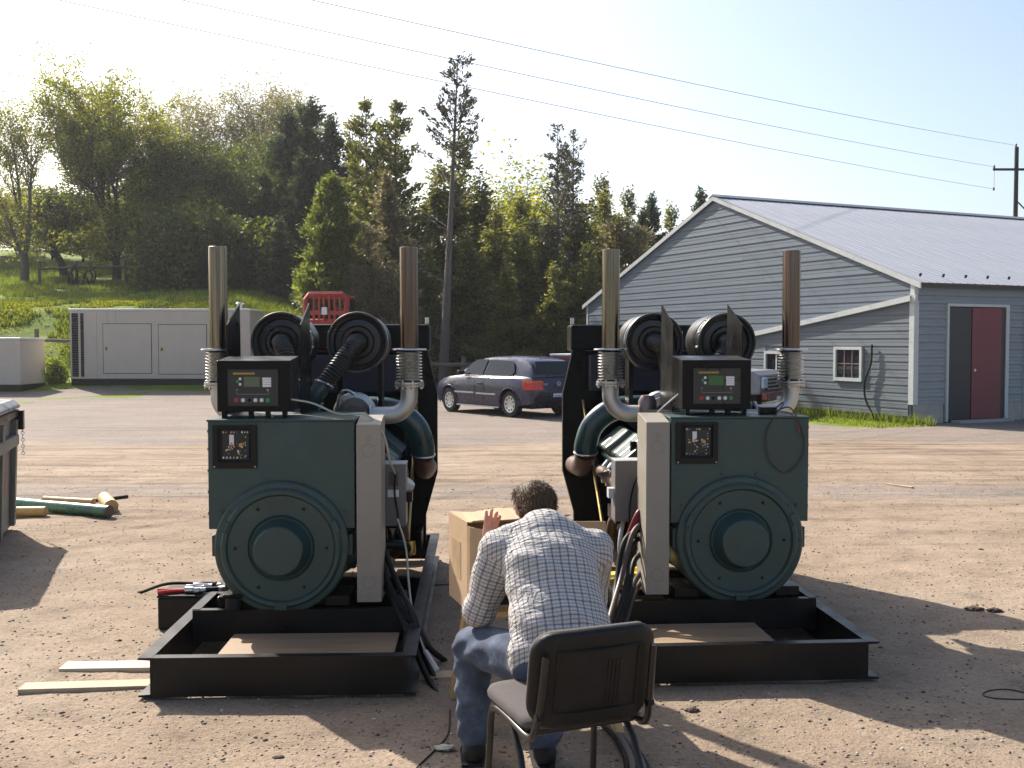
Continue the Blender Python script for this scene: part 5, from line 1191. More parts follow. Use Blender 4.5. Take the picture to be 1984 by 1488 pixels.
# boards lying inside the skid bays and things stored on them
def in_gen(org, rz, lo, hi, name, m, label, cat, bevel=.003):
    o = MB().box(lo, hi).build(name, m, None, 0, bevel=bevel); o.location = org; o.rotation_euler = (0, 0, rz); tag(o, label, cat); return o
ply = mat('plywood', (.27, .175, .10), .7, 0, .2, 3, .1, 40, stretch=(1, 8, 8))
def bay(org, rz, x0, x1, tagname):
    t = thing('plywood_board', 'brown plywood board lying in the front bay of the %s skid' % tagname, 'board', org, rz)
    MB().box((x0, .04, .1305), (x1, .58, .145)).build('sheet', ply, t, 0, bevel=.002)
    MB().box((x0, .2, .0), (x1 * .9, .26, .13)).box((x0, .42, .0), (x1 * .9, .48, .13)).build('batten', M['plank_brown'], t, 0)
bay(GL, R(2), -.36, .55, 'cable-trailing generator'); bay(GR, R(4), -.5, .22, 'barn-side generator')
# yellow crumpled bag behind the trunking of the right generator
def crumple(name, c, size, m, label, cat, seed, k=26):
    r_ = np.random.default_rng(seed); import bmesh
    bm = bmesh.new(); bmesh.ops.create_icosphere(bm, subdivisions=4, radius=1)
    for v in bm.verts:
        p = np.array(v.co); d = 1 + .5 * (fbm(np.array([p[0] * 3.1 + seed + 7]), np.array([p[1] * 3.1 + p[2] * 2.7 + 9]), 4, seed)[0] - .47) * 2 + .12 * abs(math.sin(p[0] * 9 + p[2] * 7))
        v.co = Vector((p[0] * size[0] * d, p[1] * size[1] * d, max(-size[2] * .98, p[2] * size[2] * d)))
    me = bpy.data.meshes.new(name); bm.to_mesh(me); bm.free(); me.shade_smooth(); o = link(name, me, mat=m); o.location = c; tag(o, label, cat); return o
yb = P(1226, 1140, 6.42); crumple('plastic_bag', (yb.x, yb.y, .2 + .062), (.2, .12, .068), M['yellow'], 'crumpled bright yellow plastic bag behind the hanging black cables', 'bag', 4)
o = MB().box((-.14, -.03, 0), (.22, .30, .0795)).build('timber_block', M['plank_brown'], None, 0, bevel=.004); o.location = (yb.x - .05, yb.y - .13, .12); tag(o, 'dark timber block across the skid under the yellow bag', 'block')

# black box with tools left of the left generator
bx0 = P(362, 1225, 6.25); tb = thing('black_case', 'plain black case on the dirt with tools lying on it', 'case', (bx0.x - .005, 6.25, 0), R(2))
MB().box((-.17, 0, 0), (.19, .26, .195)).build('body', M['black_plastic'], tb, 0, bevel=.008); MB().box((-.175, -.005, .1955), (.195, .265, .212)).build('lid', M['black_plastic'], tb, 0, bevel=.006)
TZ = .212
def tool(name, label, cat, parts, dx, dy, rz):
    t = thing(name, label, cat, (bx0.x - .005 + dx, 6.25 + dy, TZ), rz)
    for nm, mb, m in parts: mb.build(nm, m, t)
    return t
tool('pliers', 'red-handled pliers on the black case', 'pliers', [('handle', MB().tube(spline([(0, 0, .012), (-.08, .01, .014), (-.17, .0, .016)], 5), .012, 10), M['red_btn']), ('handle', MB().tube(spline([(0, 0, .012), (-.08, -.02, .014), (-.16, -.045, .014)], 5), .012, 10), M['red_btn']), ('jaw', MB().tube([(0, 0, .012), (.03, 0, .012), (.08, 0, .01)], [.016, .018, .006], 8), M['steel'])], -.02, .07, R(8))
for i, (dx, dy, l, rz) in enumerate(((.03, .05, .10, .1), (.02, .11, .11, .05), (.05, .16, .12, -.1), (.09, .03, .07, .3))):
    tool('socket', 'chrome socket lying with the others on the black case', 'socket', [('sleeve', MB().lathe([(.012, 0), (.020, .001), (.020, l * .5), (.016, l * .55), (.016, l), (.01, l)], (0, 0, .0205), (1, 0, 0), 18), M['steel'])], dx - .05, dy, rz)['group'] = 'chrome sockets'
tool('ratchet', 'black-gripped ratchet on the black case', 'ratchet', [('handle', MB().tube([(0, 0, .014), (.12, .01, .014)], .013, 10), M['black_rubber']), ('head', MB().cyl((.14, .012, 0), (.14, .012, .028), .022), M['steel'])], .05, .09, R(5))
tool('crimping_tool', 'black ribbed tool at the back of the black case', 'tool', [('body', MB().box((0, -.015, 0), (.10, .015, .035)), M['black_plastic']), ('tip', MB().cyl((.1, 0, .018), (.13, 0, .018), .01), M['steel'])], .03, .21, R(-4))
o = MB().tube(spline([Vector((bx0.x - .27, 6.22, .235)), Vector((bx0.x - .16, 6.36, .255)), Vector((bx0.x - .02, 6.46, .235)), Vector((bx0.x + .05, 6.47, .222))], 8), .010, 8).build('rubber_hose', M['black_rubber']); tag(o, 'short curved black rubber hose across the back of the case', 'hose')

# planks under the skid on the left
plank('long_plank', P(42, 1345, 5.16), P(880, 1347, 5.36), .11, .034, M['wood'], 'long weathered plank running under the front of the left skid', -.017)
plank('short_plank', P(122, 1298, 5.5), P(420, 1305, 5.54), .13, .032, mat('pale_plank', (.52, .42, .29), .7, 0, .2, 3, .2, 50, stretch=(2, 16, 16)), 'short pale plank poking out from under the left skid', -.015)
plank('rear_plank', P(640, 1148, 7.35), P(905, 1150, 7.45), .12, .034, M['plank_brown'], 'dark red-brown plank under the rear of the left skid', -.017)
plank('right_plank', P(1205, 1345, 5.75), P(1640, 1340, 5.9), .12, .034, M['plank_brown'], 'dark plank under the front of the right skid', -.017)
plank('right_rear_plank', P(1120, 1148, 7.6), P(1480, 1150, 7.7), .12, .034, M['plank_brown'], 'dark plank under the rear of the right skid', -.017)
p = P(1742, 945, 12.3); plank('lath', P(1718, 942, 12.7), P(1768, 950, 12.4), .05, .02, M['wood'], 'short pale lath on the dirt right of the generators', gz(p.x, p.y))
# ------------------------------------------------------------------ chair
def build_chair():
    c = Vector((.266, 3.42, 0)); rz = R(22)
    t = thing('chair', 'black stacking chair with padded seat, its back towards the viewer', 'chair', c, rz)
    shell = mat('chair_plastic', (.011, .0095, .009), .5, 0, .2, 10, .2, 200, dirt=(.04, .034, .029), dirt_amt=.15, spec=.25); tube = mat('chair_tube', (.02, .017, .016), .35, .2, .2, 10)
    fab = mat('grey_brown_fabric', (.085, .072, .068), .95, 0, .2, 30, .4, 500)
    hw = .212
    # local: y forward, rear posts at y=0
    for s in (-1, 1):
        x = s * hw
        MB().tube(spline([(x * 1.03, .43, .0), (x * 1.0, .40, .30), (x, .385, .405), (x, .34, .442), (x, .22, .448), (x, .05, .442), (x, -.005, .47), (x * .96, -.035, .56), (x * .93, -.07, .74)], 7), .0125, 12).build('frame_tube', tube, t)
        MB().tube([(x, .19, .435), (x * 1.02, .10, .36), (x * 1.09, -.09, .0)], .0125, 12).build('rear_leg', tube, t)
        MB().cyl((x * 1.09, -.09, 0), (x * 1.085, -.08, .03), .016).cyl((x * 1.03, .43, 0), (x * 1.03, .428, .03), .016).build('rubber_foot', M['black_rubber'], t)
        MB().lathe([(0, -.012), (.014, -.012), (.014, .012), (0, .012)], (x * .97, -.03, .53), (1, 0, 0), 10).build('knob', M['black_plastic'], t)
    MB().tube([(-hw, .33, .43), (hw, .33, .43)], .011, 10).build('cross_tube', tube, t); MB().tube([(-hw, .1, .43), (hw, .1, .43)], .011, 10).build('cross_tube', tube, t)
    # rounded seat pad and shell
    def rrect(w, d, r, n=6):
        pts = []
        for cx, cy, a0 in ((w - r, d - r, 0), (-w + r, d - r, 90), (-w + r, -d + r, 180), (w - r, -d + r, 270)):
            for k in range(n + 1): a = R(a0 + 90 * k / n); pts.append((cx + r * math.cos(a), cy + r * math.sin(a)))
        return pts
    def slab(prof, loc, shape, rows, m, nm, par, dish=0, curve=0):
        # rows: list of (inset, height); curve bends the slab about its vertical axis
        rings = []
        for ins, h in rows:
            ring = []
            for (u, v) in rrect(shape[0] - ins, shape[1] - ins, max(.02, shape[2] - ins)):
                ring.append((u, v, h - dish * (1 - (u / shape[0]) ** 2) * 0 + curve * (u / shape[0]) ** 2))
            rings.append(ring)
        k = len(rings[0]); V = [p for r_ in rings for p in r_]; F = []
        for i in range(len(rings) - 1):
            for j in range(k): F.append((i * k + j, i * k + (j + 1) % k, (i + 1) * k + (j + 1) % k, (i + 1) * k + j))
        # inner closed faces as grids of rings towards the middle
        def capr(ring_i, flip):
            prev = [ring_i * k + j for j in range(k)]; base = rings[ring_i]
            for f in (.7, .4, .12):
                new = []
                for (u, v, h) in base:
                    V.append((u * f, v * f, h - curve * (u / shape[0]) ** 2 + curve * (u * f / shape[0]) ** 2)); new.append(len(V) - 1)
                for j in range(k):
                    q = (prev[j], prev[(j + 1) % k], new[(j + 1) % k], new[j]); F.append(q if not flip else q[::-1])
                prev = new
            F.append(tuple(prev) if not flip else tuple(prev[::-1]))
        capr(0, True); capr(len(rings) - 1, False)
        mb = MB(); mb.add([loc @ Vector(p) for p in V], F); return mb.build(nm, m, par, 50)
    slab(None, Matrix.Translation((0, .235, .455)), (.222, .215, .07), [(.02, 0), (.003, .006), (0, .014)], shell, 'seat_shell', t)
    slab(None, Matrix.Translation((0, .235, .4695)), (.223, .216, .07), [(.0, 0), (-.002, .015), (.006, .030), (.03, .040), (.08, .043)], fab, 'seat_pad', t)
    # backrest: local u=x, v=z, normal = -y (towards the camera)
    Mb = Matrix.Translation((0, -.045, .640)) @ Matrix.Rotation(R(10), 4, 'X') @ Matrix.Rotation(R(90), 4, 'X')
    # after the rotation slab height (+h) points to -y; the rear face is the plastic shell
    bs = slab(None, Mb, (.228, .17, .085), [(.010, -.018), (.0, -.01), (.0, .004), (.008, .012), (.022, .015)], shell, 'backrest_shell', t, curve=-.045)
    slab(None, Mb, (.221, .166, .08), [(.02, -.045), (.006, -.040), (.0, -.030), (.0, -.0185)], fab, 'backrest_pad', t, curve=-.045)
    for z in (-.11, .11): 
        pts = [Mb @ Vector((u, z, .0145 - .045 * (u / .24) ** 2)) for u in np.linspace(-.15, .15, 9)]; MB().tube(pts, .004, 6).build('moulded_rib', shell, bs)
    for u in (-.15, .15): MB().tube([Mb @ Vector((u, z, .0145 - .045 * (u / .24) ** 2)) for z in np.linspace(-.11, .11, 7)], .004, 6).build('moulded_rib', shell, bs)
    for u in (.03, .045, .06, .075): MB().tube([Mb @ Vector((u, z, .0145 - .045 * (u / .24) ** 2)) for z in np.linspace(-.09, .07, 6)], .0022, 5).build('moulded_rib', shell, bs)
    return t
build_chair()

# ------------------------------------------------------------------ wooden stand and cardboard box
def build_stand():
    c = Vector((.10, 4.93, 0)); rz = R(13)
    t = thing('wooden_stand', 'rough pine stand carrying the cardboard box', 'stand', c, rz); y = M['wood_yellow']
    MB().box((-.34, -.17, .485), (.30, .17, .51)).build('top_board', y, t, 0, bevel=.003)
    for sx in (-1, 1):
        for sy in (-1, 1):
            a = Vector((sx * .27 - .02, sy * .12, .485)); b = Vector((sx * .32 - .03, sy * .27 if sy < 0 else .22, 0)); 
            if sx > 0 and sy < 0: b = Vector((.27, -.50, 0))
            u = (b - a).normalized(); w_ = .02
            side = u.cross(Vector((0, 1, 0))).normalized() * .019; dep = u.cross(side).normalized() * .034
            vs = [a - side - dep, a + side - dep, a + side + dep, a - side + dep, b - side - dep, b + side - dep, b + side + dep, b - side + dep]
            MB().add(vs, [(0, 3, 2, 1), (4, 5, 6, 7), (0, 1, 5, 4), (1, 2, 6, 5), (2, 3, 7, 6), (3, 0, 4, 7)]).build('leg', y, t, 0, bevel=.003)
    MB().box((-.30, -.19, .22), (.28, -.165, .29)).build('stretcher', y, t, 0, bevel=.003)
    return t
build_stand()
def build_carton():
    c = P(905, 1165, 4.75); c = Vector((c.x, 4.75, 0)); rz = R(19)
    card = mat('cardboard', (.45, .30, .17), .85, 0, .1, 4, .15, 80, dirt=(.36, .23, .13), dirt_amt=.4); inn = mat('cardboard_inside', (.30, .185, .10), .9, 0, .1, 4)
    t = thing('cardboard_box', 'open cardboard box lying on its side, shading a screen from the sun', 'box', (c.x, c.y, .5105), rz)
    W, D, Hh, T = .50, .31, .412, .004
    MB().box((0, 0, 0), (T, D, Hh)).build('side_panel', card, t, 0); MB().box((W - T, 0, 0), (W, D, Hh)).build('side_panel', card, t, 0)
    MB().box((T, 0, 0), (W - T, D, T)).build('bottom_panel', card, t, 0); MB().box((T, D - T, T), (W - T, D, Hh - T)).build('back_panel', inn, t, 0)
    # top panel, slightly bowed
    vs = []; n = 8
    for i in range(n + 1):
        for y in (0, D):
            vs.append((T + (W - 2 * T) * i / n, y, Hh - T + .006 * math.sin(i * 1.3 + y * 8)))
    m = MB(); m.add(vs + [(a, b, d + T) for a, b, d in vs], [(2 * i, 2 * i + 1, 2 * i + 3, 2 * i + 2) for i in range(n)] + [(18 + 2 * i, 18 + 2 * i + 2, 18 + 2 * i + 3, 18 + 2 * i + 1) for i in range(n)] + [(2 * i, 2 * i + 2, 18 + 2 * i + 2, 18 + 2 * i) for i in range(n)] + [(2 * i + 1, 18 + 2 * i + 1, 18 + 2 * i + 3, 2 * i + 3) for i in range(n)] + [(0, 18, 19, 1), (16, 17, 35, 34)])
    m.build('top_panel', card, t, 0)
    def flap(nm, o_, u, v, w_, h_, m_):
        o_ = Vector(o_); u = Vector(u).normalized(); v = Vector(v).normalized(); nn = u.cross(v).normalized() * .002
        q = []; N_ = 5
        for i in range(N_ + 1):
            for j in (0, 1): q.append(o_ + u * (w_ * i / N_) + v * (h_ * j) + nn * (2.2 * math.sin(i * 1.1)))
        k = len(q); mb = MB(); mb.add([p - nn for p in q] + [p + nn for p in q], [(2 * i, 2 * i + 2, 2 * i + 3, 2 * i + 1) for i in range(N_)] + [(k + 2 * i, k + 2 * i + 1, k + 2 * i + 3, k + 2 * i + 2) for i in range(N_)] + [(2 * i, k + 2 * i, k + 2 * i + 2, 2 * i + 2) for i in range(N_)] + [(2 * i + 1, 2 * i + 3, k + 2 * i + 3, k + 2 * i + 1) for i in range(N_)] + [(0, 1, k + 1, k), (2 * N_, k + 2 * N_, k + 2 * N_ + 1, 2 * N_ + 1)])
        return mb.build(nm, m_, t, 0)
    flap('left_flap', (.002, -.001, .012), (.34, -1, 0), (0, 0, 1), .13, Hh - .03, card)
    flap('right_flap', (W - .002, -.001, .012), (1, -.42, 0), (0, 0, 1), .185, Hh - .035, card)
    flap('top_flap', (.01, -.001, Hh - .004), (1, 0, 0), (0, -.42, .12), W - .02, .07, card)
    MB().box((-.0015, .10, .12), (-.0003, .26, .30)).build('tape_strip', mat('packing_tape', (.45, .31, .18), .4), t, 0)
    # the dark screen inside
    l = thing('laptop', 'black laptop standing open in the dark inside of the cardboard box', 'laptop', t.location + Matrix.Rotation(rz, 3, 'Z') @ Vector((.25, .145, T + .001)), rz)
    MB().box((-.17, -.12, 0), (.17, .11, .024)).build('keyboard_base', M['black_plastic'], l, 0, bevel=.004)
    Mx = Matrix.Translation((0, .115, .02)) @ Matrix.Rotation(R(-14), 4, 'X')
    s_ = MB().box((-.17, 0, 0), (.17, .014, .24), Mx).build('screen_lid', M['black_plastic'], l, 0, bevel=.004)
    MB().box((-.155, -.002, .015), (.155, -.0005, .225), Mx).build('screen', mat('laptop_screen', (.012, .012, .016), .25), s_, 0)
build_carton()

# ------------------------------------------------------------------ cables on the ground
def ground_cable(name, pts, r, m, label, cat='cable', group=None):
    q = [Vector((x, y, max(z, 0) + gz(x, y) + r)) for x, y, z in pts]
    o = MB().tube(spline(q, 8), r, 10).build(name, m); tag(o, label, cat, group); return o
gc = mat('grey_cable', (.12, .10, .09), .6, 0, .2, 10)
for i in range(5):
    a = [P(1155 + i * 6, 1405 + i * 3, 4.72 - i * .02), P(1185 + i * 7, 1425 + i * 5, 4.55 - .02 * i), P(1205 + i * 9, 1455 + i * 7, 4.36 - .02 * i), P(1215 + i * 11, 1492 + i * 8, 4.15 - .03 * i), P(1205 + i * 10, 1560 + i * 8, 3.85 - .03 * i), P(1120 + 8 * i, 1650, 3.5)]
    ground_cable('ground_cable', [(q.x, q.y, .012 * (i % 2)) for q in a], .0135, gc if i % 2 else M['black_rubber'], 'thick dusty cable in the bundle curving under the chair', group='cable bundle under the chair')
ground_cable('thin_wire', [(P(872, 1385, 4.85).x, 4.85, 0), (P(868, 1430, 4.55).x, 4.55, 0), (P(842, 1470, 4.35).x, 4.35, 0), (P(800, 1520, 4.1).x, 4.1, 0), (P(830, 1560, 3.95).x, 3.95, 0)], .0035, M['black_rubber'], 'thin black wire on the dirt beside the seated man')
rp = P(862, 1470, 4.36); crumple('crumpled_paper', (rp.x, rp.y, gz(rp.x, rp.y) + .012), (.04, .022, .009), M['cream_wire'], 'scrap of crumpled pale paper beside the shoe', 'paper', 9)
ground_cable('looped_wire', [(P(x, y_, 3500 / (y_ - 665)).x, 3500 / (y_ - 665), 0) for x, y_ in ((1990, 1352), (1950, 1345), (1915, 1350), (1905, 1360), (1930, 1366), (1990, 1364))], .003, M['black_rubber'], 'thin black wire loop on the dirt beyond the right skid')

# ------------------------------------------------------------------ the seated man, modelled as an implicit surface
class SDF:
    def __init__(s, lo, hi, h):
        s.lo = np.array(lo, float); s.h = h; n = np.ceil((np.array(hi) - s.lo) / h).astype(int) + 1; s.n = n
        s.v = np.full(n, .5, np.float32)
        s.ax = [s.lo[i] + h * np.arange(n[i]) for i in range(3)]
    def sub(s, lo, hi, pad):
        i0 = np.maximum(np.floor((np.array(lo) - pad - s.lo) / s.h).astype(int), 0); i1 = np.minimum(np.ceil((np.array(hi) + pad - s.lo) / s.h).astype(int) + 1, s.n)
        sl = tuple(slice(a, max(a + 1, b)) for a, b in zip(i0, i1)); g = np.meshgrid(*[s.ax[i][sl[i]] for i in range(3)], indexing='ij')
        return sl, np.stack(g, -1)
    def merge(s, sl, d, k):
        a = s.v[sl]
        if k <= 0: s.v[sl] = np.minimum(a, d); return
        h = np.clip(.5 + .5 * (a - d) / k, 0, 1); s.v[sl] = a * (1 - h) + d * h - k * h * (1 - h)
    def cone(s, a, b, ra, rb, k=.02, flat=None, fx=None):
        """tapered capsule; flat=(axis vector, factor) squeezes it along an axis"""
        a = np.array(a, float); b = np.array(b, float); R_ = max(ra, rb) * 1.2
        sl, p = s.sub(np.minimum(a, b), np.maximum(a, b), R_ + .06)
        ab = b - a; L2 = ab @ ab + 1e-9; pa = p - a; t = np.clip((pa @ ab) / L2, 0, 1); q = pa - t[..., None] * ab
        if flat is not None:
            ax, f = flat; ax = np.array(ax, float); ax = ax - ab * (ax @ ab) / L2; ax /= np.linalg.norm(ax) + 1e-9
            c = q @ ax; q = q + (c * (1 / f - 1))[..., None] * ax
            dist = np.linalg.norm(q, axis=-1); r = ra + (rb - ra) * t; d = (dist - r) * min(f, 1) if f < 1 else dist - r
        else: d = np.linalg.norm(q, axis=-1) - (ra + (rb - ra) * t)
        if fx is not None: d = d + fx(p, t)
        s.merge(sl, d.astype(np.float32), k)
    def ell(s, c, r, rot=None, k=.02):
        c = np.array(c, float); r = np.array(r, float); sl, p = s.sub(c - r.max(), c + r.max(), .06); q = p - c
        if rot is not None: q = q @ np.array(rot)
        m = np.linalg.norm(q / r, axis=-1); m2 = np.linalg.norm(q / (r * r), axis=-1) + 1e-9
        s.merge(sl, (m * (m - 1) / m2).astype(np.float32), k)
    def carve(s, fn): s.v = np.maximum(s.v, fn(np.stack(np.meshgrid(*s.ax, indexing='ij'), -1)).astype(np.float32))
    def mesh(s):
        v = s.v; n = v.shape; sg = v < 0
        c = np.zeros(tuple(k - 1 for k in n), int)
        cor = [(i, j, k) for i in (0, 1) for j in (0, 1) for k in (0, 1)]
        def cr(i, j, k, A): return A[i:n[0] - 1 + i, j:n[1] - 1 + j, k:n[2] - 1 + k]
        for q in cor: c += cr(*q, sg)
        act = (c > 0) & (c < 8); idx = np.full(act.shape, -1, int); ids = np.argwhere(act); idx[act] = np.arange(len(ids))
        acc = np.zeros((len(ids), 3)); cnt = np.zeros(len(ids))
        for q0 in cor:
            for d in range(3):
                if q0[d]: continue
                q1 = list(q0); q1[d] = 1
                a = cr(*q0, v)[act]; b = cr(*q1, v)[act]; m = (a < 0) != (b < 0)
                t = np.where(m, a / np.where(m, a - b, 1), 0); p = np.array(q0, float)[None].repeat(len(ids), 0); p[:, d] += t
                acc[m] += p[m]; cnt[m] += 1
        V = s.lo + (ids + acc / cnt[:, None]) * s.h
        F = []
        for d in range(3):
            e1, e2 = (d + 1) % 3, (d + 2) % 3
            sl0 = [slice(None)] * 3; sl1 = [slice(None)] * 3; sl0[d] = slice(0, -1); sl1[d] = slice(1, None)
            A, B_ = sg[tuple(sl0)], sg[tuple(sl1)]; ch = np.argwhere(A != B_); fl = A[A != B_]
            ok = (ch[:, e1] > 0) & (ch[:, e2] > 0) & (ch[:, e1] < n[e1] - 1) & (ch[:, e2] < n[e2] - 1); ch = ch[ok]; fl = fl[ok]
            q = []
            for o1, o2 in ((-1, -1), (0, -1), (0, 0), (-1, 0)):
                cc = ch.copy(); cc[:, e1] += o1; cc[:, e2] += o2; q.append(idx[cc[:, 0], cc[:, 1], cc[:, 2]])
            q = np.stack(q, 1); q[~fl] = q[~fl][:, ::-1]; F.append(q)
        return V, np.concatenate(F)
def smooth(V, F, it=2, lam=.5):
    for _ in range(it):
        acc = np.zeros_like(V); cnt = np.zeros(len(V))
        for i in range(4):
            a, b = F[:, i], F[:, (i + 1) % 4]
            np.add.at(acc, a, V[b]); np.add.at(cnt, a, 1); np.add.at(acc, b, V[a]); np.add.at(cnt, b, 1)
        V = V * (1 - lam) + lam * acc / np.maximum(cnt, 1)[:, None]
    return V

J = {}   # joints in world metres
J['pelvis'] = np.array((.185, 3.82, .57)); J['waist'] = np.array((.18, 3.88, .68)); J['chest'] = np.array((.15, 4.04, .86)); J['upper'] = np.array((.135, 4.13, .955))
J['neck'] = np.array((.115, 4.22, 1.005)); J['head'] = np.array((.098, 4.315, 1.065))
J['shL'] = np.array((-.045, 4.13, .915)); J['elL'] = np.array((-.133, 4.17, .660)); J['wrL'] = np.array((-.100, 4.40, .87))
J['shR'] = np.array((.325, 4.17, .905)); J['elR'] = np.array((.33, 4.34, .665)); J['wrR'] = np.array((.165, 4.47, .885))
J['hipL'] = np.array((.10, 3.84, .56)); J['knL'] = np.array((-.165, 4.22, .505)); J['anL'] = np.array((-.160, 4.25, .085))
J['hipR'] = np.array((.275, 3.83, .56)); J['knR'] = np.array((.19, 4.25, .525)); J['anR'] = np.array((.135, 4.22, .085))
lat = np.array((.97, .17, 0.)); lat /= np.linalg.norm(lat)          # left-right axis of the torso
spine = J['upper'] - J['pelvis']; spine /= np.linalg.norm(spine); bk = np.cross(lat, spine)   # points out of the back / front
HR = np.stack([lat, np.cross(np.array((0, -.45, .9)) / 1.006, lat), np.array((0, -.45, .9)) / 1.006], 1)
hf = np.array((-.17, .86, -.48)); hf /= np.linalg.norm(hf); hu = np.cross(lat, hf); hu /= np.linalg.norm(hu); hr = np.cross(hf, hu)
HROT = np.stack([hr, hf, hu], 1)   # columns: head right, forward, up
def H_(x, y, z): return J['head'] + HROT @ np.array((x, y, z))

def figure():
    t = thing('person', 'man in checked shirt and jeans sitting hunched, peering into the cardboard box', 'person', (.185, 3.82, 0))
    T0 = np.array((.185, 3.82, 0))
    skin, nt, b = newmat('skin'); b.inputs['Base Color'].default_value = (.50, .27, .19, 1); b.inputs['Roughness'].default_value = .5; b.inputs['Subsurface Weight'].default_value = .08
    # --- body
    S = SDF((-.34, 3.62, -.0), (.46, 4.62, 1.24), .0065)
    S.cone(J['pelvis'], J['waist'], .12, .115, .03, (bk, .72)); S.cone(J['waist'], J['chest'], .12, .13, .04, (bk, .7)); S.cone(J['chest'], J['upper'], .13, .10, .04, (bk, .7))
    S.cone(J['upper'], J['neck'], .07, .056, .03); S.cone(J['neck'], J['head'] - .02 * hf, .055, .055, .02)
    S.ell(J['head'], (.074, .094, .088), HROT, .02); S.ell(H_(0, .03, -.055), (.056, .066, .06), HROT, .02)
    S.cone(H_(0, .088, .005), H_(0, .112, -.03), .010, .014, .012); S.cone(H_(-.02, .088, -.062), H_(.02, .088, -.062), .008, .008, .008)   # nose, lips
    for sx in (-1, 1):
        S.ell(H_(sx * .032, .083, .012), (.013, .010, .009), HROT, .004); S.cone(H_(sx * .018, .092, .03), H_(sx * .048, .08, .032), .006, .005, .006)
        S.ell(H_(sx * .078, -.004, -.012), (.010, .018, .032), HROT, .006); S.ell(H_(sx * .083, -.010, .0), (.007, .018, .024), HROT, .006)
    for q in 'LR':
        S.cone(J['upper'], J['sh' + q], .07, .06, .03); S.cone(J['sh' + q], J['el' + q], .052, .042, .02); S.cone(J['el' + q], J['wr' + q], .042, .028, .02)
        S.cone(J['hip' + q], J['kn' + q], .088, .06, .03); S.cone(J['kn' + q], J['an' + q], .056, .038, .02)
        S.cone(J['an' + q], J['an' + q] + np.array((-.02, .13, -.045)), .035, .03, .02)
    def hand(w_, up, outv, thumb_side, curl):
        up = np.array(up, float) / np.linalg.norm(up); side = np.array(outv, float); side -= up * (side @ up); side /= np.linalg.norm(side); nrm = np.cross(side, up)
        palm = w_ + up * .045; S.cone(w_, w_ + up * .075, .027, .034, .012, (nrm, .55))
        for k, (o_, l) in enumerate(((-.029, .072), (-.010, .082), (.010, .076), (.028, .060))):
            b0 = w_ + up * .085 + side * o_; sp = side * o_ * .42; d1 = (up + sp * 3 + nrm * curl[k] * .5); d1 /= np.linalg.norm(d1); d2 = (up + sp * 3 + nrm * curl[k] * 1.3); d2 /= np.linalg.norm(d2)
            S.cone(b0 - up * .03, b0, .0105, .0098, .004); m1 = b0 + d1 * l * .52; S.cone(b0, m1, .0098, .009, .003); S.cone(m1, m1 + d2 * l * .48, .009, .0075, .003)
        b0 = w_ + up * .022 + side * thumb_side * .026; m1 = b0 + up * .032 + side * thumb_side * .030 + nrm * .008; S.cone(b0, m1, .0135, .011, .006); S.cone(m1, m1 + up * .030 + side * thumb_side * .008, .011, .0085, .003)
    hand(J['wrL'], (.10, .10, 1), (.8, .6, 0), 1, (.0, .15, .3, .4)); hand(J['wrR'], (-.02, .05, 1), (.8, -.5, 0), -1, (.1, .1, .25, .35))
    V, F = S.mesh(); V = smooth(V, F, 1, .4); o = link('body', mesh_np('body', V - T0, F, True), t, mat=skin)
    # --- hair
    S = SDF((-.05, 4.12, .92), (.26, 4.50, 1.24), .005); seedn = lambda p: .012 * (fbm(p[..., 0] * 60, p[..., 2] * 35 + p[..., 1] * 30, 2, 4) - .4)
    S.ell(H_(0, -.012, .014), (.086, .100, .092), HROT, .0); S.ell(H_(0, -.055, -.025), (.066, .055, .058), HROT, .02); S.ell(H_(-.012, .03, .066), (.074, .072, .042), HROT, .02)
    g = np.stack(np.meshgrid(*S.ax, indexing='ij'), -1); q = (g - J['head']) @ HROT
    S.v += (.006 * (fbm(q[..., 0] * 40, q[..., 2] * 9 + q[..., 1] * 11, 3, 4) - .45)).astype(np.float32)
    cut1 = np.maximum(q[..., 1] - .052 - .35 * q[..., 2], -1); face = (q[..., 1] - (.02 + .55 * (q[..., 2] + .0))); nape = -(q[..., 2] + .085)
    S.v = np.maximum(S.v, np.minimum(face, .2).astype(np.float32) if False else np.maximum(nape, np.where(q[..., 2] < .045, q[..., 1] - .018 - .3 * q[..., 2], -1)).astype(np.float32))
    hm, nt, b = newmat('brown_hair'); L = nt.links; tc = N(nt, 'ShaderNodeTexCoord'); mp = N(nt, 'ShaderNodeMapping'); mp.inputs['Scale'].default_value = (90, 25, 25); L.new(tc.outputs['Object'], mp.inputs[0])
    n1 = N(nt, 'ShaderNodeTexNoise', Scale=1.6, Detail=5); L.new(mp.outputs[0], n1.inputs['Vector']); L.new(ramp(nt, n1.outputs[0], [(.3, (.045, .027, .015)), (.55, (.105, .063, .036)), (.75, (.19, .125, .078))]), b.inputs['Base Color'])
    b.inputs['Roughness'].default_value = .6; b.inputs['Specular IOR Level'].default_value = .2; bp = N(nt, 'ShaderNodeBump', Strength=.45, Distance=.006); L.new(n1.outputs[0], bp.inputs['Height']); L.new(bp.outputs[0], b.inputs['Normal'])
    V, F = S.mesh(); hb = link('hair', mesh_np('hair', V - T0, F, True), t, mat=hm)
    # loose strands give the hair an uneven outline
    r_ = np.random.default_rng(3); nrmV = V - J['head']; sel = r_.choice(len(V), 4200); p0 = V[sel]; dr = nrmV[sel] / np.linalg.norm(nrmV[sel], axis=1)[:, None]
    flow = -HROT[:, 1] * .3 - HROT[:, 2] * .5; dirv = dr * .30 + flow[None] * 1.1 + r_.normal(size=p0.shape) * .14; dirv /= np.linalg.norm(dirv, axis=1)[:, None]
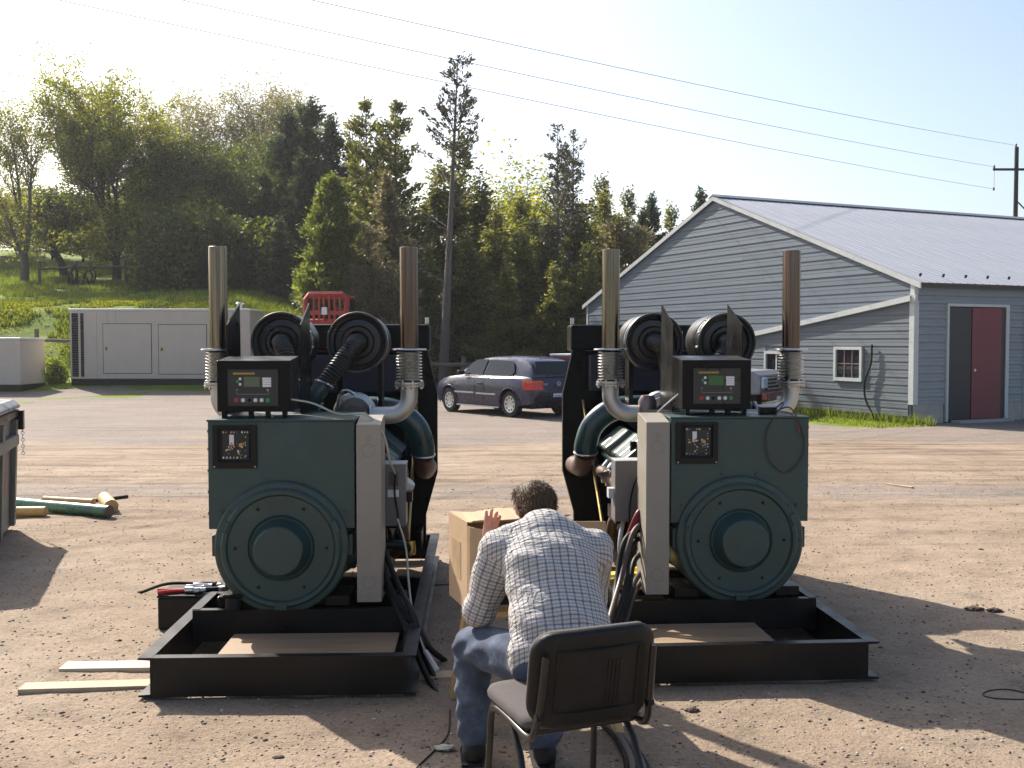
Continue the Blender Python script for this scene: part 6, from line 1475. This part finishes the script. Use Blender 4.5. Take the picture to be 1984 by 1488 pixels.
    ln = (.010 + .020 * r_.random(len(sel)))[:, None]; w_ = np.cross(dirv, r_.normal(size=p0.shape)); w_ /= np.linalg.norm(w_, axis=1)[:, None]; w_ *= .0011
    VV = np.stack([p0 - w_, p0 + w_, p0 + dirv * ln], 1).reshape(-1, 3)
    stuff(link('hair_strands', mesh_np('hair_strands', VV - T0, np.arange(len(VV)).reshape(-1, 3)), hb, mat=hm))
    # --- shirt
    sh = 'shirt'; S = SDF((-.36, 3.60, .44), (.50, 4.46, 1.10), .0075)
    seg = []
    def wr(f1, f2, amp, ph=0):
        def fx(p, t_): 
            u = p @ lat; v = p @ spine; w2 = p @ bk
            return amp * (np.sin(u * f1 + 3 * np.sin(v * 9 + ph) + v * f2) * .6 + 1.3 * (fbm(u * 16 + ph, v * 22 + w2 * 8, 3, 6) - .45))
        return fx
    pel = J['pelvis'] - spine * .035
    prims = [('T', pel, J['waist'], .178, .168, (bk, .74), .03), ('T', J['waist'], J['chest'], .172, .176, (bk, .74), .05), ('T', J['chest'], J['upper'], .176, .125, (bk, .74), .05),
             ('T', J['upper'] + lat * .0, J['shL'], .10, .083, (bk, .9), .04), ('T', J['upper'], J['shR'], .10, .083, (bk, .9), .04), ('C', J['upper'] + spine * .03, J['neck'] + .012 * hf, .09, .068, None, .03),
             ('A', J['shL'], J['elL'], .085, .067, None, .03), ('A', J['elL'], J['wrL'] * .8 + J['elL'] * .2, .066, .044, None, .02), ('A', J['shR'], J['elR'], .085, .067, None, .03), ('A', J['elR'], J['wrR'] * .8 + J['elR'] * .2, .066, .044, None, .02)]
    for i, (kd, a, b_, ra, rb, fl, k) in enumerate(prims):
        S.cone(a, b_, ra, rb, k, fl, wr(34 if kd == 'T' else 60, 40, .0095 if kd == 'T' else .009, i))
    # billow at the left flank and the hem
    S.ell(pel - lat * .12 + spine * .05 - bk * .0, (.075, .075, .09), None, .05); S.ell(pel + lat * .10 + spine * .10, (.09, .09, .10), None, .05)
    g = np.stack(np.meshgrid(*S.ax, indexing='ij'), -1)
    S.v = np.maximum(S.v, (-( (g - pel) @ spine) - .012 + .010 * np.sin(g[..., 0] * 40)).astype(np.float32) * np.where(g[..., 1] < 4.05, 1, -1e3 * 0 + .0).astype(np.float32) + np.where(g[..., 1] < 4.05, 0, -1).astype(np.float32))
    # neck opening
    S.v = np.maximum(S.v, -(np.linalg.norm(g - (J['neck'] + .045 * hf + np.array((0, 0, .03))), axis=-1) - .062).astype(np.float32))
    V, F = S.mesh(); V = smooth(V, F, 1, .3)
    me = mesh_np('shirt', V - T0, F, True)
    # cloth coordinates: per face from the nearest limb
    C = V[F].mean(1); best = np.full(len(F), 9.); pid = np.zeros(len(F), int)
    for i, (kd, a, b_, ra, rb, fl, k) in enumerate(prims):
        ab = b_ - a; tt = np.clip(((C - a) @ ab) / (ab @ ab), 0, 1); d = np.linalg.norm(C - a - tt[:, None] * ab, axis=1) / (ra * (1 - tt) + rb * tt)
        if kd != 'A': d *= .97
        m_ = d < best; best[m_] = d[m_]; pid[m_] = i
    LV = V[F]; uv = np.zeros((len(F), 4, 2)); tors = np.array([p[0] != 'A' for p in prims])[pid]
    cen = J['chest']
    rel = LV - cen; u = rel @ lat; w2 = rel @ bk; v = rel @ spine; side = np.sign((C - cen) @ bk)[:, None]
    ut = np.sign(u) * (np.abs(u) + np.clip(np.abs(u) - .11, 0, 1) * .9)
    uv[..., 0] = ut + side * 0; uv[..., 1] = v + .0 * w2
    for i, (kd, a, b_, *_r) in enumerate(prims):
        if kd != 'A': continue
        m_ = pid == i; ab = (b_ - a) / np.linalg.norm(b_ - a); e1 = np.cross(ab, bk); e1 /= np.linalg.norm(e1); e2 = np.cross(ab, e1); q = LV[m_] - a
        an = np.arctan2(q @ e2, q @ e1); an = np.where(an - an[:, :1] > 3.14, an - 6.283, np.where(an - an[:, :1] < -3.14, an + 6.283, an))
        uv[m_, :, 0] = an * .068; uv[m_, :, 1] = q @ ab
    ul = me.uv_layers.new(name='cloth'); ul.data.foreach_set('uv', uv.reshape(-1).astype(np.float32))
    sm_, nt, b = newmat('checked_cotton'); L = nt.links; um = N(nt, 'ShaderNodeUVMap', uv_map='cloth'); sx = N(nt, 'ShaderNodeSeparateXYZ'); L.new(um.outputs[0], sx.inputs[0])
    def line(src, per, off, w_):
        m1 = math_(nt, 'FRACT', math_(nt, 'ADD', math_(nt, 'DIVIDE', src, per), off + 50.)); m2 = math_(nt, 'ABSOLUTE', math_(nt, 'SUBTRACT', m1, .5)); return math_(nt, 'LESS_THAN', m2, w_ / per / 2)
    U_, V_ = sx.outputs[0], sx.outputs[1]; P_ = .031
    c = mixc(nt, math_(nt, 'MULTIPLY', math_(nt, 'ADD', line(U_, P_, 0, .012), line(V_, P_, 0, .013)), .45), (.64, .62, .60), (.33, .325, .345))
    c = mixc(nt, math_(nt, 'MULTIPLY', line(V_, P_, .5, .007), .7), c, (.33, .25, .17)); c = mixc(nt, math_(nt, 'MULTIPLY', line(U_, P_, .5, .005), .35), c, (.36, .30, .24))
    c = mixc(nt, math_(nt, 'MULTIPLY', math_(nt, 'MAXIMUM', line(U_, P_, 0, .0024), line(V_, P_, 0, .0024)), .85), c, (.03, .03, .042))
    L.new(c, b.inputs['Base Color']); b.inputs['Roughness'].default_value = .85; b.inputs['Specular IOR Level'].default_value = .2
    tc = N(nt, 'ShaderNodeTexCoord'); mp = N(nt, 'ShaderNodeMapping'); mp.inputs['Scale'].default_value = (12, 30, 30); mp.inputs['Rotation'].default_value = (.3, .4, .5); L.new(tc.outputs['Object'], mp.inputs[0])
    n1 = N(nt, 'ShaderNodeTexNoise', Scale=1.0, Detail=4, Distortion=1.2); L.new(mp.outputs[0], n1.inputs['Vector']); bp = N(nt, 'ShaderNodeBump', Strength=.75, Distance=.025); L.new(n1.outputs[0], bp.inputs['Height']); L.new(bp.outputs[0], b.inputs['Normal'])
    tr = N(nt, 'ShaderNodeBsdfTranslucent'); L.new(c, tr.inputs[0]); mx = N(nt, 'ShaderNodeMixShader'); mx.inputs[0].default_value = .12; L.new(b.outputs[0], mx.inputs[1]); L.new(tr.outputs[0], mx.inputs[2]); L.new(mx.outputs[0], nt.nodes['Material Output'].inputs[0])
    st = link('shirt', me, t, mat=sm_)
    # collar: a band round the neck
    cpts = []; nc = J['neck'] + np.array((0, .004, .0)); ax_n = (J['head'] - J['upper']); ax_n /= np.linalg.norm(ax_n)
    e1 = lat - ax_n * (lat @ ax_n); e1 /= np.linalg.norm(e1); e2 = np.cross(ax_n, e1); vs = []; n_ = 40
    for i in range(n_):
        a = R(-150 + 300 * i / (n_ - 1)) - math.pi / 2
        for rr, hh in ((.079, -.018), (.066, .026), (.062, .024), (.073, -.018)): vs.append(nc + (e1 * math.cos(a) * 1.0 + e2 * math.sin(a) * .95) * rr + ax_n * hh - T0)
    fs = [(4 * i + j, 4 * i + (j + 1) % 4, 4 * i + 4 + (j + 1) % 4, 4 * i + 4 + j) for i in range(n_ - 1) for j in range(4)]
    mc = MB().add(vs, fs); col = mc.build('collar', sm_, st, 40)
    uvl = col.data.uv_layers.new(name='cloth')
    for lp in col.data.loops: i = lp.vertex_index; uvl.data[lp.index].uv = ((i // 4) * .0095, (.0 if i % 4 in (0, 3) else .045))
    # --- jeans
    S = SDF((-.36, 3.60, .04), (.46, 4.46, .76), .0075)
    jw = lambda p, t_: .0095 * (np.sin(p[..., 2] * 70 + 4 * np.sin(p[..., 0] * 14) + p[..., 1] * 30) * .5 + 1.4 * (fbm(p[..., 0] * 18 + p[..., 1] * 9, p[..., 2] * 22, 3, 12) - .45))
    S.cone(J['pelvis'] - spine * .01, J['waist'] - spine * .03, .142, .13, .03, (bk, .8), jw); S.ell((.185, 3.80, .555), (.19, .135, .095), None, .03)
    for q in 'LR':
        S.cone(J['hip' + q], J['kn' + q], .108, .074, .035, None, jw); S.cone(J['kn' + q], J['an' + q] + np.array((0, .0, .03)), .072, .062, .025, None, jw)
        S.cone(J['kn' + q] + np.array((0, 0, -.05)), J['an' + q] + np.array((0, 0, .06)), .07, .066, .02, None, jw)
    g2 = S.ax[2][None, None, :]; S.v = np.maximum(S.v, (.075 - g2 + 0 * S.v).astype(np.float32))
    V, F = S.mesh(); V = smooth(V, F, 1, .3)
    dn, nt, b = newmat('blue_denim'); L = nt.links; tc = N(nt, 'ShaderNodeTexCoord'); n1 = N(nt, 'ShaderNodeTexNoise', Scale=9, Detail=6, Roughness=.65); L.new(tc.outputs['Object'], n1.inputs['Vector'])
    mp = N(nt, 'ShaderNodeMapping'); mp.inputs['Scale'].default_value = (220, 220, 30); L.new(tc.outputs['Object'], mp.inputs[0]); n2 = N(nt, 'ShaderNodeTexNoise', Scale=1, Detail=2); L.new(mp.outputs[0], n2.inputs['Vector'])
    c = ramp(nt, n1.outputs[0], [(.3, (.016, .024, .048)), (.5, (.032, .05, .088)), (.72, (.10, .13, .185))]); c = mixc(nt, math_(nt, 'MULTIPLY', n2.outputs[0], .25), c, (.11, .13, .17)); L.new(c, b.inputs['Base Color'])
    b.inputs['Roughness'].default_value = .9; bp = N(nt, 'ShaderNodeBump', Strength=.6, Distance=.012); L.new(n1.outputs[0], bp.inputs['Height']); L.new(bp.outputs[0], b.inputs['Normal'])
    jn = link('jeans', mesh_np('jeans', V - T0, F, True), t, mat=dn)
    # belt and back pocket
    bc = J['waist'] - spine * .055; be = [bc + lat * .148 * math.cos(a) + bk * .118 * math.sin(a) - T0 for a in np.linspace(0, 6.283, 41)]
    m = MB(); vs = []
    for q in be:
        for du in (0, .032): vs.append(q + spine * du)
    m.add(vs, [(2 * i, 2 * i + 2, 2 * i + 3, 2 * i + 1) for i in range(40)]); m.build('belt', mat('brown_belt', (.10, .045, .03), .5), t, 40)
    # --- shoes
    for q in 'LR':
        a = J['an' + q]; S = SDF(a - np.array((.12, .12, .09)), a + np.array((.12, .26, .08)), .006)
        S.cone(a + np.array((0, -.03, -.03)), a + np.array((-.015, .16, -.05)), .043, .034, .02); S.cone(a + np.array((0, -.01, .03)), a + np.array((0, -.01, -.03)), .042, .045, .02); S.ell(a + np.array((-.012, .14, -.045)), (.05, .06, .035), None, .02)
        S.v = np.maximum(S.v, (.004 - S.ax[2][None, None, :] + 0 * S.v).astype(np.float32)); V, F = S.mesh()
        sh_ = link('shoe', mesh_np('shoe', V - T0, F, True), t, mat=M['black_rubber'])
        MB().prism([(x_ + a[0] - T0[0], y_ + a[1] - T0[1]) for x_, y_ in ((-.046, -.07), (.04, -.07), (.05, .06), (.042, .17), (.0, .215), (-.05, .19), (-.062, .1))], xy, .0, .018).build('sole', M['dark'], sh_, 0)
    # socks
    for q in 'LR':
        a = J['an' + q] - T0; MB().cyl(a + np.array((0, 0, -.01)), a + np.array((0, 0, .09)), .046, .05, 18).build('sock', mat('pale_sock', (.35, .34, .33), .9), t)
    # stitched seams of the jeans follow the outer thigh
    return t
figure()
# lumps of earth and litter on the yard
lm = mat('dark_earth', (.07, .045, .032), .95, 0, .3, 20, .5, 60)
for i, (px, py, s_) in enumerate(((1888, 1186, .05), (1925, 1190, .045), (1340, 1385, .03), (1245, 1410, .018), (540, 1480, .02), (1900, 1066, .02))):
    d_ = 3500 / (py - 665); q = P(px, py, d_)
    o = crumple('earth_lump', (q.x, q.y, gz(q.x, q.y) + s_ * .12), (s_, s_ * .8, s_ * .32), lm, 'lump of dark earth lying on the open dirt', 'earth lump', 20 + i); o['group'] = 'earth lumps'
# ------------------------------------------------------------------ thin haze volume added to imitate lens glare over the far trees
hz = MB().box((-460, -90, -3), (460, 740, 24)).build('haze', bpy.data.materials.new('haze'), None, 0); hm_ = hz.data.materials[0]; hm_.use_nodes = True
for n_ in list(hm_.node_tree.nodes):
    if n_.type == 'BSDF_PRINCIPLED': hm_.node_tree.nodes.remove(n_)
pv = hm_.node_tree.nodes.new('ShaderNodeVolumePrincipled'); pv.inputs['Color'].default_value = (.95, .96, 1, 1); pv.inputs['Density'].default_value = .00032; pv.inputs['Anisotropy'].default_value = .45
hm_.node_tree.links.new(pv.outputs[0], hm_.node_tree.nodes['Material Output'].inputs['Volume'])
stuff(hz); tag(hz, 'faint haze volume added to imitate lens glare', 'haze')
